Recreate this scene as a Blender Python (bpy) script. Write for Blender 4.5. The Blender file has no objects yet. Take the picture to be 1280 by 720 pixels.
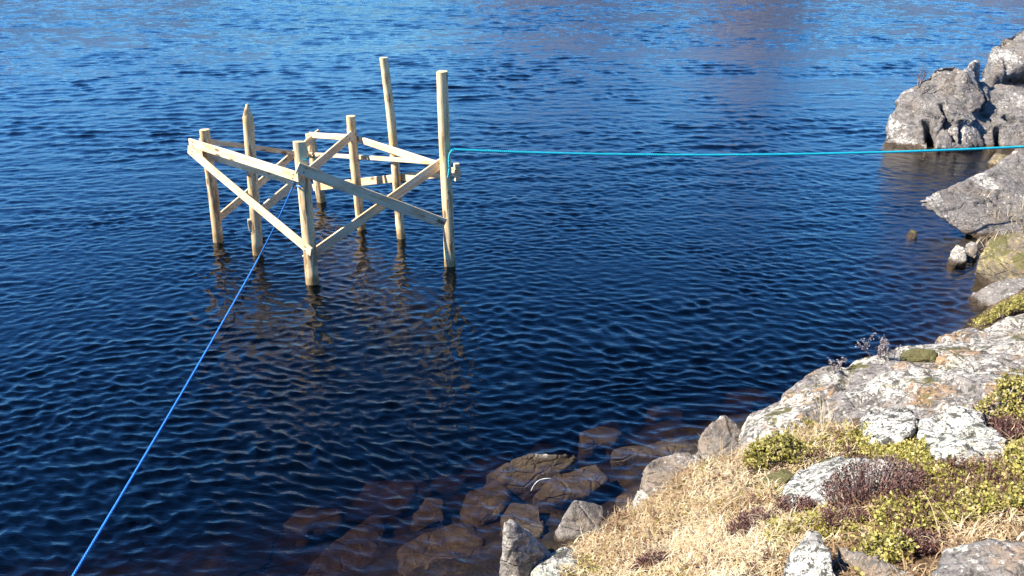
import bpy, bmesh, math, random
import numpy as np
from mathutils import Vector, Matrix
from mathutils.bvhtree import BVHTree

random.seed(7)
rng = np.random.default_rng(7)
S = bpy.context.scene
COL = S.collection
D = bpy.data

# ------------------------------------------------------------------ camera numbers
F, PIT, H = 1100.0, math.radians(22.0), 3.2
CP, SP = math.cos(PIT), math.sin(PIT)

def ray(px, py):
    a = (px - 640) / F
    b = (360 - py) / F
    return (a, CP + b * SP, -SP + b * CP)

def at(px, py, z=0.0):
    """photo point -> place at height z"""
    d = ray(px, py)
    t = (z - H) / d[2]
    return Vector((d[0] * t, d[1] * t, z))

def W(px, py, Y):
    """photo point -> place at distance Y along the view's ground direction"""
    d = ray(px, py)
    t = Y / d[1]
    return Vector((d[0] * t, Y, H + d[2] * t))

def project(x, y, z):
    dz = z - H
    depth = y * CP - dz * SP
    up = y * SP + dz * CP
    return 640 + F * x / depth, 360 - F * up / depth

# ------------------------------------------------------------------ numpy noise
def _hash(ix, iy, iz, seed):
    n = (ix * 374761393 + iy * 668265263 + iz * 2147483647 + seed * 144665) & 0xFFFFFFFF
    n = ((n ^ (n >> 13)) * 1274126177) & 0xFFFFFFFF
    n = ((n ^ (n >> 16)) * 2246822519) & 0xFFFFFFFF
    return ((n ^ (n >> 15)) & 0xFFFFFF) / float(0xFFFFFF)

def vnoise(p, seed=0):
    p = np.asarray(p, dtype=np.float64)
    i = np.floor(p).astype(np.int64)
    f = p - i
    u = f * f * f * (f * (f * 6 - 15) + 10)
    r = 0
    for dx in (0, 1):
        for dy in (0, 1):
            for dz in (0, 1):
                w = (u[:, 0] if dx else 1 - u[:, 0]) * (u[:, 1] if dy else 1 - u[:, 1]) * (u[:, 2] if dz else 1 - u[:, 2])
                r = r + w * _hash(i[:, 0] + dx, i[:, 1] + dy, i[:, 2] + dz, seed)
    return r * 2 - 1

def fbm(p, octv=4, seed=0, gain=0.5, ridged=False):
    p = np.asarray(p, dtype=np.float64)
    a, r = 1.0, 0
    for o in range(octv):
        n = vnoise(p * (2.03 ** o) + 17.3 * o, seed + o)
        if ridged:
            n = 1 - 2 * np.abs(n)
        r = r + a * n
        a *= gain
    return r

# ------------------------------------------------------------------ object helpers
def tag(o, label=None, cat=None, group=None, kind=None):
    if label: o['label'] = label
    if cat: o['category'] = cat
    if group: o['group'] = group
    if kind: o['kind'] = kind
    return o

def empty(name, loc):
    o = D.objects.new(name, None)
    COL.objects.link(o)
    o.location = loc
    o.empty_display_size = 0.1
    return o

def mesh_obj(name, verts, faces, mat, parent=None, origin=None, smooth=True):
    """one mesh object; verts in world space, origin given in world space"""
    v = np.asarray(verts, dtype=np.float64)
    if origin is None:
        origin = Vector((0, 0, 0)) if parent is None else parent.location
    origin = Vector(origin)
    v = v - np.array(origin)
    me = D.meshes.new(name)
    me.from_pydata(v.tolist(), [], faces if isinstance(faces, list) else faces.tolist())
    if smooth:
        me.polygons.foreach_set('use_smooth', [True] * len(me.polygons))
    me.update()
    o = D.objects.new(name, me)
    COL.objects.link(o)
    if mat: me.materials.append(mat)
    if parent is not None:
        o.parent = parent
        o.location = origin - parent.location
    else:
        o.location = origin
    return o

def fast_mesh(name, verts, quads, mat, colors=None, smooth=False):
    """verts (n,3) array, quads (m,4) or (m,3) array, with optional per-vertex value"""
    me = D.meshes.new(name)
    n, m, k = len(verts), len(quads), quads.shape[1]
    me.vertices.add(n)
    me.vertices.foreach_set('co', np.ascontiguousarray(verts, dtype=np.float32).ravel())
    me.loops.add(m * k)
    me.loops.foreach_set('vertex_index', np.ascontiguousarray(quads, dtype=np.int32).ravel())
    me.polygons.add(m)
    me.polygons.foreach_set('loop_start', np.arange(0, m * k, k, dtype=np.int32))
    me.polygons.foreach_set('loop_total', np.full(m, k, dtype=np.int32))
    if smooth:
        me.polygons.foreach_set('use_smooth', np.ones(m, dtype=bool))
    me.update(calc_edges=True)
    me.validate()
    if colors is not None:
        at_ = me.attributes.new('vary', 'FLOAT', 'POINT')
        at_.data.foreach_set('value', np.ascontiguousarray(colors, dtype=np.float32))
    if mat: me.materials.append(mat)
    o = D.objects.new(name, me)
    COL.objects.link(o)
    return o

# ------------------------------------------------------------------ node helpers
class NT:
    def __init__(s, name):
        s.m = D.materials.new(name)
        s.m.use_nodes = True
        s.t = s.m.node_tree
        s.t.nodes.clear()
        s.out = s.t.nodes.new('ShaderNodeOutputMaterial')
    def n(s, typ, **kw):
        nd = s.t.nodes.new(typ)
        for k, v in kw.items():
            if k.startswith('i_'):
                nd.inputs[k[2:].replace('_', ' ')].default_value = v
            else:
                setattr(nd, k, v)
        return nd
    def l(s, a, b):
        s.t.links.new(a, b)
    def noise(s, vec, scale, detail=4, rough=0.55, dist=0.0):
        nd = s.n('ShaderNodeTexNoise')
        nd.inputs['Scale'].default_value = scale
        nd.inputs['Detail'].default_value = detail
        nd.inputs['Roughness'].default_value = rough
        nd.inputs['Distortion'].default_value = dist
        if vec is not None: s.l(vec, nd.inputs['Vector'])
        return nd.outputs['Fac']
    def voro(s, vec, scale, feature='F1', rand=1.0):
        nd = s.n('ShaderNodeTexVoronoi', feature=feature)
        nd.inputs['Scale'].default_value = scale
        nd.inputs['Randomness'].default_value = rand
        if vec is not None: s.l(vec, nd.inputs['Vector'])
        return nd
    def ramp(s, fac, stops, interp='LINEAR'):
        nd = s.n('ShaderNodeValToRGB')
        nd.color_ramp.interpolation = interp
        els = nd.color_ramp.elements
        while len(els) < len(stops): els.new(0.5)
        for e, (p, c) in zip(els, stops):
            e.position = p
            e.color = (*c, 1) if len(c) == 3 else c
        s.l(fac, nd.inputs['Fac'])
        return nd.outputs['Color']
    def step(s, fac, lo, hi):
        nd = s.n('ShaderNodeMapRange', interpolation_type='SMOOTHSTEP')
        nd.inputs['From Min'].default_value = lo
        nd.inputs['From Max'].default_value = hi
        s.l(fac, nd.inputs['Value'])
        return nd.outputs['Result']
    def math(s, op, a, b=None, clamp=False):
        nd = s.n('ShaderNodeMath', operation=op, use_clamp=clamp)
        for k, v in ((0, a), (1, b)):
            if v is None: continue
            if isinstance(v, (int, float)): nd.inputs[k].default_value = v
            else: s.l(v, nd.inputs[k])
        return nd.outputs[0]
    def mix(s, fac, a, b, blend='MIX'):
        nd = s.n('ShaderNodeMix', data_type='RGBA', blend_type=blend)
        for k, v in ((0, fac), (6, a), (7, b)):
            if isinstance(v, (int, float)): nd.inputs[k].default_value = v
            elif isinstance(v, tuple): nd.inputs[k].default_value = (*v, 1)
            else: s.l(v, nd.inputs[k])
        return nd.outputs[2]
    def mapping(s, vec, scale=(1, 1, 1), rot=(0, 0, 0)):
        nd = s.n('ShaderNodeMapping')
        nd.inputs['Scale'].default_value = scale
        nd.inputs['Rotation'].default_value = rot
        s.l(vec, nd.inputs['Vector'])
        return nd.outputs['Vector']
    def bump(s, h, strength, dist, normal=None):
        nd = s.n('ShaderNodeBump')
        nd.inputs['Strength'].default_value = strength
        nd.inputs['Distance'].default_value = dist
        s.l(h, nd.inputs['Height'])
        if normal is not None: s.l(normal, nd.inputs['Normal'])
        return nd.outputs['Normal']
    def principled(s, color, rough=0.8, normal=None, spec=0.3):
        p = s.n('ShaderNodeBsdfPrincipled')
        if isinstance(color, tuple): p.inputs['Base Color'].default_value = (*color, 1)
        else: s.l(color, p.inputs['Base Color'])
        if isinstance(rough, (int, float)): p.inputs['Roughness'].default_value = rough
        else: s.l(rough, p.inputs['Roughness'])
        p.inputs['Specular IOR Level'].default_value = spec
        if normal is not None: s.l(normal, p.inputs['Normal'])
        s.l(p.outputs[0], s.out.inputs['Surface'])
        return p

# ------------------------------------------------------------------ materials
def rock_material(name, grey=(0.30, 0.275, 0.255), lichen=(0.62, 0.61, 0.57), amount=0.5,
                  green=0.25, ochre=0.2, moss=0.0, dark=0.5):
    t = NT(name)
    tc = t.n('ShaderNodeTexCoord')
    geo = t.n('ShaderNodeNewGeometry')
    oi = t.n('ShaderNodeObjectInfo')
    v = t.n('ShaderNodeVectorMath', operation='ADD')
    t.l(tc.outputs['Object'], v.inputs[0])
    sc = t.n('ShaderNodeVectorMath', operation='SCALE')
    sc.inputs[0].default_value = (37, 21, 13)
    t.l(oi.outputs['Random'], sc.inputs['Scale'])
    t.l(sc.outputs[0], v.inputs[1])
    P = v.outputs[0]
    # stone with bands of gneiss
    band = t.mapping(P, (2.0, 3.0, 16.0), (0.5, 0.35, 0.2))
    n1 = t.noise(P, 3.0, 6, 0.62)
    n2 = t.noise(band, 1.6, 5, 0.6, 0.6)
    fine = t.noise(P, 95, 3, 0.6)
    g = grey
    col = t.ramp(n2, [(0.25, tuple(c * 0.62 for c in g)), (0.5, g), (0.75, tuple(c * 1.28 for c in g))])
    col = t.mix(t.step(fine, 0.35, 0.7), t.mix(1.0, col, (0.72, 0.72, 0.72), 'MULTIPLY'), col)
    # warm ochre weathering
    o1 = t.noise(P, 2.3, 5, 0.65)
    om = t.math('MULTIPLY', t.step(o1, 0.48, 0.58), ochre)
    col = t.mix(om, col, (0.40, 0.24, 0.11))
    # pale crust lichen: blotches broken up by fine noise and round spots
    big = t.noise(P, 1.9, 4, 0.6, 0.6)
    med = t.noise(P, 22, 5, 0.72, 0.5)
    vs = t.voro(P, 26)
    spot = t.step(t.math('ADD', vs.outputs['Distance'], t.math('MULTIPLY', t.math('SUBTRACT', t.noise(P, 70, 2), 0.5), 0.35)), 0.34, 0.22)
    lm = t.math('ADD', t.math('MULTIPLY', big, 0.68), t.math('MULTIPLY', med, 0.48))
    th = 0.75 - 0.33 * amount
    lmask = t.step(lm, th, th + 0.035)
    pick = t.step(t.noise(P, 7, 2), 0.50, 0.56)
    lmask = t.math('MAXIMUM', lmask, t.math('MULTIPLY', t.math('MULTIPLY', spot, pick), min(1.0, amount * 1.6)))
    lc = t.mix(t.math('MULTIPLY', t.step(t.noise(P, 5, 3), 0.45, 0.60), green), lichen, (0.46, 0.50, 0.36))
    lc = t.mix(t.step(t.noise(P, 75, 3, 0.7), 0.42, 0.60), t.mix(1.0, lc, (0.66, 0.64, 0.62), 'MULTIPLY'), lc)
    sep = t.n('ShaderNodeSeparateXYZ')
    t.l(geo.outputs['Normal'], sep.inputs[0])
    up = t.step(sep.outputs['Z'], -0.2, 0.5)
    lmask = t.math('MULTIPLY', lmask, t.math('ADD', t.math('MULTIPLY', up, 0.7), 0.3))
    col = t.mix(lmask, col, lc)
    # black and olive lichen flecks
    dk = t.noise(t.mapping(P, (1, 1, 1), (0.3, 0.8, 0.1)), 17, 5, 0.75, 0.7)
    dm = t.math('MULTIPLY', t.step(dk, 0.535, 0.565), dark)
    col = t.mix(dm, col, (0.075, 0.07, 0.055))
    dk2 = t.noise(P, 46, 4, 0.75, 0.4)
    col = t.mix(t.math('MULTIPLY', t.step(dk2, 0.545, 0.585), dark), col, (0.085, 0.08, 0.072))
    # moss
    if moss > 0:
        mm = t.noise(P, 5, 5, 0.6)
        mk = t.math('MULTIPLY', t.step(mm, 0.62 - 0.3 * moss, 0.70 - 0.3 * moss), t.step(sep.outputs['Z'], 0.0, 0.5))
        col = t.mix(mk, col, t.mix(t.step(fine, 0.3, 0.7), (0.075, 0.07, 0.03), (0.17, 0.15, 0.055)))
    # band kept wet by the lake and the brown slime below it
    sp = t.n('ShaderNodeSeparateXYZ')
    t.l(geo.outputs['Position'], sp.inputs[0])
    zz = t.math('ADD', sp.outputs['Z'], t.math('MULTIPLY', t.math('SUBTRACT', t.noise(P, 7, 4), 0.5), 0.14))
    wet = t.step(zz, 0.075, 0.03)
    alg = t.ramp(t.noise(P, 9, 9, 0.76), [(0.3, (0.03, 0.02, 0.011)), (0.5, (0.065, 0.043, 0.023)), (0.7, (0.13, 0.09, 0.047))])
    col = t.mix(wet, col, alg)
    rough = t.math('SUBTRACT', 0.92, t.math('MULTIPLY', wet, 0.6))
    # relief
    b1 = t.noise(P, 14, 8, 0.68)
    cr = t.voro(t.mapping(P, (2.2, 2.8, 5.5), (0.5, 0.35, 0.2)), 1.6, 'DISTANCE_TO_EDGE')
    crk = t.step(cr.outputs['Distance'], 0.0, 0.05)
    h = t.math('ADD', t.math('ADD', b1, t.math('MULTIPLY', fine, 0.22)), t.math('MULTIPLY', crk, 0.25))
    h = t.math('ADD', h, t.math('MULTIPLY', lmask, 0.06))
    nm = t.bump(h, 0.95, 0.035)
    t.principled(col, rough, nm, 0.3)
    return t.m

M = {}
M['rock'] = rock_material('lichen_rock', grey=(0.27, 0.24, 0.215), lichen=(0.66, 0.63, 0.56), amount=0.50, ochre=0.4, dark=0.7)
M['rock_grey'] = rock_material('grey_rock', grey=(0.28, 0.245, 0.21), lichen=(0.66, 0.61, 0.53), amount=0.52, green=0.1, ochre=0.2, dark=0.55)
M['rock_pale'] = rock_material('pale_lichen_rock', grey=(0.36, 0.34, 0.31), lichen=(0.72, 0.70, 0.63), amount=0.78, green=0.45, ochre=0.05, dark=0.95)
M['rock_slab'] = rock_material('slab_rock', grey=(0.30, 0.265, 0.24), lichen=(0.68, 0.64, 0.56), amount=0.62, green=0.2, ochre=0.9, dark=0.9, moss=0.22)
M['rock_moss'] = rock_material('mossy_rock', grey=(0.12, 0.10, 0.055), amount=0.12, green=0.6, ochre=0.4, dark=0.6, moss=1.0)
M['rock_yellow'] = rock_material('yellow_moss_rock', grey=(0.24, 0.19, 0.13), lichen=(0.52, 0.42, 0.17), amount=0.42, green=0.1, ochre=0.7, dark=0.6, moss=0.45)
M['rock_far'] = rock_material('weathered_rock', grey=(0.25, 0.225, 0.205), lichen=(0.62, 0.585, 0.53), amount=0.40, green=0.05, ochre=0.14, dark=0.75)

def wood_material(name, base, pole=False):
    t = NT(name)
    tc = t.n('ShaderNodeTexCoord')
    oi = t.n('ShaderNodeObjectInfo')
    geo = t.n('ShaderNodeNewGeometry')
    v = t.n('ShaderNodeVectorMath', operation='ADD')
    sc = t.n('ShaderNodeVectorMath', operation='SCALE')
    sc.inputs[0].default_value = (31, 17, 9)
    t.l(oi.outputs['Random'], sc.inputs['Scale'])
    t.l(tc.outputs['Object'], v.inputs[0]); t.l(sc.outputs[0], v.inputs[1])
    P = v.outputs[0]
    gs = (28, 28, 1.6) if pole else (1.6, 34, 34)
    grain = t.noise(t.mapping(P, gs), 1.6, 6, 0.65, 0.8)
    blot = t.noise(t.mapping(P, (5, 5, 2.2) if pole else (2.5, 8, 8)), 1.4, 4, 0.6)
    b = base
    col = t.ramp(grain, [(0.28, tuple(c * k for c, k in zip(b, (0.60, 0.50, 0.38)))), (0.5, b), (0.75, tuple(min(0.85, c * 1.12) for c in b))])
    col = t.mix(t.math('MULTIPLY', t.step(blot, 0.46, 0.64), 0.75), col, (b[0] * 0.78, b[1] * 0.62, b[2] * 0.45))
    kn = t.voro(t.mapping(P, (9, 9, 3.2) if pole else (3.0, 9, 9)), 1.0)
    kmask = t.step(kn.outputs['Distance'], 0.20, 0.11)
    col = t.mix(t.math('MULTIPLY', kmask, 0.85), col, (0.16, 0.085, 0.038))
    h = t.math('ADD', grain, t.math('MULTIPLY', kmask, 0.5))
    if pole:
        # strips of inner bark left on the peeled pole
        bk = t.noise(t.mapping(P, (11, 11, 1.9)), 1.0, 5, 0.62, 0.6)
        bm_ = t.step(bk, 0.555, 0.60)
        col = t.mix(t.math('MULTIPLY', bm_, 0.75), col, (0.24, 0.145, 0.07))
        h = t.math('ADD', h, t.math('MULTIPLY', bm_, 0.4))
        sp = t.n('ShaderNodeSeparateXYZ')
        t.l(geo.outputs['Position'], sp.inputs[0])
        zz = t.math('ADD', sp.outputs['Z'], t.math('MULTIPLY', t.math('SUBTRACT', t.noise(P, 12, 3), 0.5), 0.12))
        wet = t.step(zz, 0.13, 0.05)
        col = t.mix(wet, col, t.mix(t.step(grain, 0.4, 0.6), (0.30, 0.185, 0.07), (0.52, 0.37, 0.17)))
        rough = t.math('SUBTRACT', 0.78, t.math('MULTIPLY', wet, 0.4))
    else:
        rough = 0.75
    t.principled(col, rough, t.bump(h, 0.5, 0.006), 0.3)
    return t.m

M['pole'] = wood_material('peeled_pole_wood', (0.84, 0.63, 0.35), True)
M['board'] = wood_material('sawn_board_wood', (0.84, 0.665, 0.42))

_t = NT('rusty_nail'); _t.principled((0.10, 0.055, 0.035), 0.6); M['nail'] = _t.m

def rope_material(name, c):
    t = NT(name)
    tc = t.n('ShaderNodeTexCoord')
    n = t.noise(tc.outputs['Object'], 60, 2)
    col = t.ramp(n, [(0.3, tuple(k * 0.8 for k in c)), (0.7, tuple(min(1, k * 1.15) for k in c))])
    t.principled(col, 0.45, None, 0.5)
    return t.m
M['rope_blue'] = rope_material('blue_rope_fibre', (0.025, 0.22, 0.68))
M['rope_cyan'] = rope_material('turquoise_rope_fibre', (0.008, 0.50, 0.60))
M['rope_white'] = rope_material('pale_cord_fibre', (0.55, 0.55, 0.5))

def leaf_material(name, stops, rough=0.7, trans=0.25):
    t = NT(name)
    a = t.n('ShaderNodeAttribute', attribute_name='vary')
    col = t.ramp(a.outputs['Fac'], stops)
    d = t.n('ShaderNodeBsdfDiffuse'); t.l(col, d.inputs['Color'])
    tr = t.n('ShaderNodeBsdfTranslucent'); t.l(col, tr.inputs['Color'])
    g = t.n('ShaderNodeBsdfGlossy'); g.inputs['Roughness'].default_value = 0.45
    mx = t.n('ShaderNodeMixShader'); mx.inputs[0].default_value = trans
    t.l(d.outputs[0], mx.inputs[1]); t.l(tr.outputs[0], mx.inputs[2])
    mx2 = t.n('ShaderNodeMixShader'); mx2.inputs[0].default_value = 0.03
    t.l(mx.outputs[0], mx2.inputs[1]); t.l(g.outputs[0], mx2.inputs[2])
    t.l(mx2.outputs[0], t.out.inputs['Surface'])
    return t.m
M['straw'] = leaf_material('dry_straw', [(0.0, (0.17, 0.095, 0.05)), (0.3, (0.38, 0.25, 0.13)), (0.65, (0.60, 0.46, 0.26)), (1.0, (0.76, 0.66, 0.46))])
M['green'] = leaf_material('yellow_green_leaf', [(0.0, (0.13, 0.11, 0.03)), (0.35, (0.29, 0.26, 0.06)), (0.7, (0.47, 0.42, 0.11)), (1.0, (0.58, 0.47, 0.2))])
M['heather'] = leaf_material('heather_leaf', [(0.0, (0.07, 0.03, 0.028)), (0.5, (0.17, 0.078, 0.066)), (0.85, (0.25, 0.135, 0.105)), (1.0, (0.32, 0.22, 0.14))])
M['twig'] = leaf_material('grey_twig', [(0.0, (0.16, 0.12, 0.11)), (1.0, (0.42, 0.37, 0.36))], trans=0.0)

# ground: peaty soil with litter above the lake, brown stony bed below
def ground_material():
    t = NT('peat_and_lake_bed')
    geo = t.n('ShaderNodeNewGeometry')
    P = geo.outputs['Position']
    sp = t.n('ShaderNodeSeparateXYZ'); t.l(P, sp.inputs[0])
    n1 = t.noise(P, 5, 6, 0.65)
    n2 = t.noise(P, 40, 4, 0.65)
    soil = t.ramp(n1, [(0.3, (0.07, 0.042, 0.024)), (0.5, (0.15, 0.098, 0.055)), (0.7, (0.27, 0.19, 0.105))])
    soil = t.mix(t.step(n2, 0.35, 0.7), t.mix(1.0, soil, (0.5, 0.48, 0.45), 'MULTIPLY'), soil)
    v = t.voro(P, 3.2)
    v2 = t.voro(P, 9.0)
    bed = t.ramp(t.noise(P, 6, 9, 0.75), [(0.3, (0.007, 0.005, 0.003)), (0.5, (0.024, 0.016, 0.009)), (0.68, (0.075, 0.052, 0.028))])
    st = t.math('ADD', t.math('MULTIPLY', v.outputs['Distance'], 0.8), t.math('MULTIPLY', v2.outputs['Distance'], 0.4))
    zz = t.math('ADD', sp.outputs['Z'], t.math('MULTIPLY', t.math('SUBTRACT', n1, 0.5), 0.1))
    wet = t.step(zz, 0.09, 0.03)
    col = t.mix(wet, soil, bed)
    h = t.math('ADD', t.math('MULTIPLY', n1, 0.6), t.math('MULTIPLY', n2, 0.5))
    t.principled(col, 0.9, t.bump(h, 0.9, 0.05), 0.2)
    return t.m
M['ground'] = ground_material()

# water: a clear rippled skin over peat-brown water
def water_material():
    t = NT('lake_water')
    geo = t.n('ShaderNodeNewGeometry')
    P = geo.outputs['Position']
    w1 = t.noise(t.mapping(P, (5.0, 11.0, 1), (0, 0, 0.12)), 1.0, 4, 0.6, 0.4)
    w2 = t.noise(t.mapping(P, (13, 30, 1), (0, 0, -0.2)), 1.0, 3, 0.6, 0.4)
    h = t.math('ADD', w1, t.math('MULTIPLY', w2, 0.32))
    # open water far out carries ripples too fine and too many for the mesh
    ln = t.n('ShaderNodeVectorMath', operation='LENGTH'); t.l(P, ln.inputs[0])
    off = t.step(ln.outputs['Value'], 12.0, 42.0)
    w3 = t.noise(t.mapping(P, (1.6, 3.6, 1), (0, 0, 0.1)), 1.0, 4, 0.62, 0.3)
    amp = t.math('ADD', 0.6, t.math('MULTIPLY', off, 0.8))
    h = t.math('ADD', t.math('MULTIPLY', h, amp), t.math('MULTIPLY', w3, t.math('MULTIPLY', off, 4.2)))
    nm = t.bump(h, 1.0, WAVE_BUMP)
    fr = t.n('ShaderNodeFresnel'); 
    # light is not bent at this skin, so both sides reflect alike
    ior = t.n('ShaderNodeMix', data_type='FLOAT')
    ior.inputs[2].default_value = 1.43; ior.inputs[3].default_value = 1 / 1.43
    t.l(geo.outputs['Backfacing'], ior.inputs[0]); t.l(ior.outputs[0], fr.inputs['IOR'])
    t.l(nm, fr.inputs['Normal'])
    gl = t.n('ShaderNodeBsdfGlossy'); gl.inputs['Roughness'].default_value = 0.012
    gl.inputs['Color'].default_value = (1, 1, 1, 1)
    t.l(t.math('ADD', 0.012, t.math('MULTIPLY', off, 0.05)), gl.inputs['Roughness'])
    t.l(nm, gl.inputs['Normal'])
    # peat water lets light through only over the shallows; past a metre and a half it is opaque
    tr = t.n('ShaderNodeBsdfTransparent')
    sh = t.n('ShaderNodeAttribute', attribute_name='vary')
    t.l(t.mix(sh.outputs['Fac'], (0.98, 0.98, 0.98), (0.0, 0.0, 0.0)), tr.inputs['Color'])
    mx = t.n('ShaderNodeMixShader')
    t.l(fr.outputs[0], mx.inputs[0]); t.l(tr.outputs[0], mx.inputs[1]); t.l(gl.outputs[0], mx.inputs[2])
    t.l(mx.outputs[0], t.out.inputs['Surface'])
    va = t.n('ShaderNodeVolumeAbsorption')
    va.inputs['Color'].default_value = (0.56, 0.465, 0.34, 1)
    va.inputs['Density'].default_value = 3.4
    t.l(va.outputs[0], t.out.inputs['Volume'])
    return t.m
WAVE_BUMP = 0.012
M['water'] = water_material()

# ------------------------------------------------------------------ ground
CTRL = []
for px, py, z in [(620, 722, 0), (690, 672, 0), (775, 640, 0), (800, 612, 0.0), (872, 566, 0), (930, 530, 0),
                  (720, 715, .22), (800, 680, .33), (850, 640, .36), (850, 605, .18), (900, 600, .42), (950, 560, .38), (960, 650, .62),
                  (880, 690, .55), (1000, 720, .92), (1050, 600, .68), (1100, 680, 1.0), (1200, 720, 1.2), (1280, 720, 1.3), (1200, 620, .92),
                  (1280, 600, 1.02), (1150, 540, .70), (1280, 520, .85), (1200, 470, .55), (1280, 430, .5), (1280, 390, .35),
                  (1270, 352, .12), (1285, 320, .15), (1330, 330, .4), (1400, 400, .8), (1400, 550, 1.15), (1218, 372, -.05), (1190, 335, -.12)]:
    p = at(px, py, z); CTRL.append((p.x, p.y, z))
CTRL += [(0, 0, 1.55), (2, -1, 1.8), (-2, 0, 1.25), (0, 2.4, .72), (-1.2, 2.8, .35), (-2.2, 2.6, .22), (-2.6, 3.2, -.08), (-4, 2, .1), (-6, 1, .1),
         (3, 1, 1.7), (6, 2, 2.0), (-1, 3.7, -.16), (-1.0, 4.4, -.38), (-.3, 4.6, -.26), (.4, 5.0, -.25), (1.2, 5.7, -.30), (2.2, 6.5, -.45),
         (3.4, 7.1, -.4), (4.2, 8.2, -.25), (3.6, 9, -.7), (4.4, 9.8, -.35), (5.0, 10.6, -.3), (4.6, 12, -.9), (5.6, 12.5, -.5), (6.6, 12.4, -.35), (5.6, 14.2, -.7),
         (7, 16, -.8), (9, 18, -.4), (0, 6, -.85), (-1, 5.6, -.75), (-2.4, 5, -.75), (-3, 4, -.4), (-4.5, 4, -.8), (1, 7.5, -1.2), (-2, 8, -1.9), (-5, 6.5, -1.8), (-6, 3.5, -.9),
         (0, 12, -2.8), (-5, 12, -3.2), (2.5, 11, -1.9), (3, 15, -2.6), (-7, 17, -3.5), (2, 18, -3.2),
         (7, 10, .0), (8, 8, .8), (8.2, 12.3, -.2), (10, 12, .3), (8, 14, -.2), (7.4, 11.3, -.1), (6.2, 8.6, .25), (12, 16, 1.0), (13, 6, 1.8), (10, 0, 2.3), (-6, -2, 1.2), (0, -3, 2.1)]
CT = np.array(CTRL)
def tps(r):
    r = np.maximum(r, 1e-9)
    return r * r * np.log(r)
n_ = len(CT)
K = tps(np.linalg.norm(CT[:, None, :2] - CT[None, :, :2], axis=2)) + np.eye(n_) * 0.02
Pm = np.c_[np.ones(n_), CT[:, :2]]
A_ = np.block([[K, Pm], [Pm.T, np.zeros((3, 3))]])
sol = np.linalg.solve(A_, np.r_[CT[:, 2], np.zeros(3)])
GX0, GX1, GY0, GY1, GS = -7.0, 13.0, -3.0, 18.0, 0.05
gx = np.arange(GX0, GX1 + 1e-6, GS); gy = np.arange(GY0, GY1 + 1e-6, GS)
XX, YY = np.meshgrid(gx, gy)
pts = np.c_[XX.ravel(), YY.ravel()]
Z = np.zeros(len(pts))
for i in range(0, len(pts), 20000):
    q = pts[i:i + 20000]
    Z[i:i + 20000] = tps(np.linalg.norm(q[:, None] - CT[None, :, :2], axis=2)) @ sol[:n_] + sol[n_] + q @ sol[n_ + 1:]
p3 = np.c_[pts, np.zeros(len(pts))]
rough_ = 0.055 * fbm(p3 * 1.6, 3, 3) + 0.022 * fbm(p3 * 6, 3, 9)
under = np.clip((-Z - 0.02) / 0.2, 0, 1)
stones = np.maximum(0, fbm(p3 * 2.6 + 5, 3, 21)) * 0.08 * under
Z = np.maximum(Z + rough_ + stones, -5)
ZG = Z.reshape(XX.shape)
ny_, nx_ = XX.shape
idx = np.arange(ny_ * nx_).reshape(ny_, nx_)
quads = np.c_[idx[:-1, :-1].ravel(), idx[:-1, 1:].ravel(), idx[1:, 1:].ravel(), idx[1:, :-1].ravel()]
ground = fast_mesh('ground', np.c_[pts, Z], quads, M['ground'], smooth=True)
tag(ground, kind='structure')

def gz(x, y):
    fx = (np.asarray(x) - GX0) / GS; fy = (np.asarray(y) - GY0) / GS
    ix = np.clip(np.floor(fx).astype(int), 0, nx_ - 2); iy = np.clip(np.floor(fy).astype(int), 0, ny_ - 2)
    u = fx - ix; v = fy - iy
    return (ZG[iy, ix] * (1 - u) * (1 - v) + ZG[iy, ix + 1] * u * (1 - v) + ZG[iy + 1, ix] * (1 - u) * v + ZG[iy + 1, ix + 1] * u * v)

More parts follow.
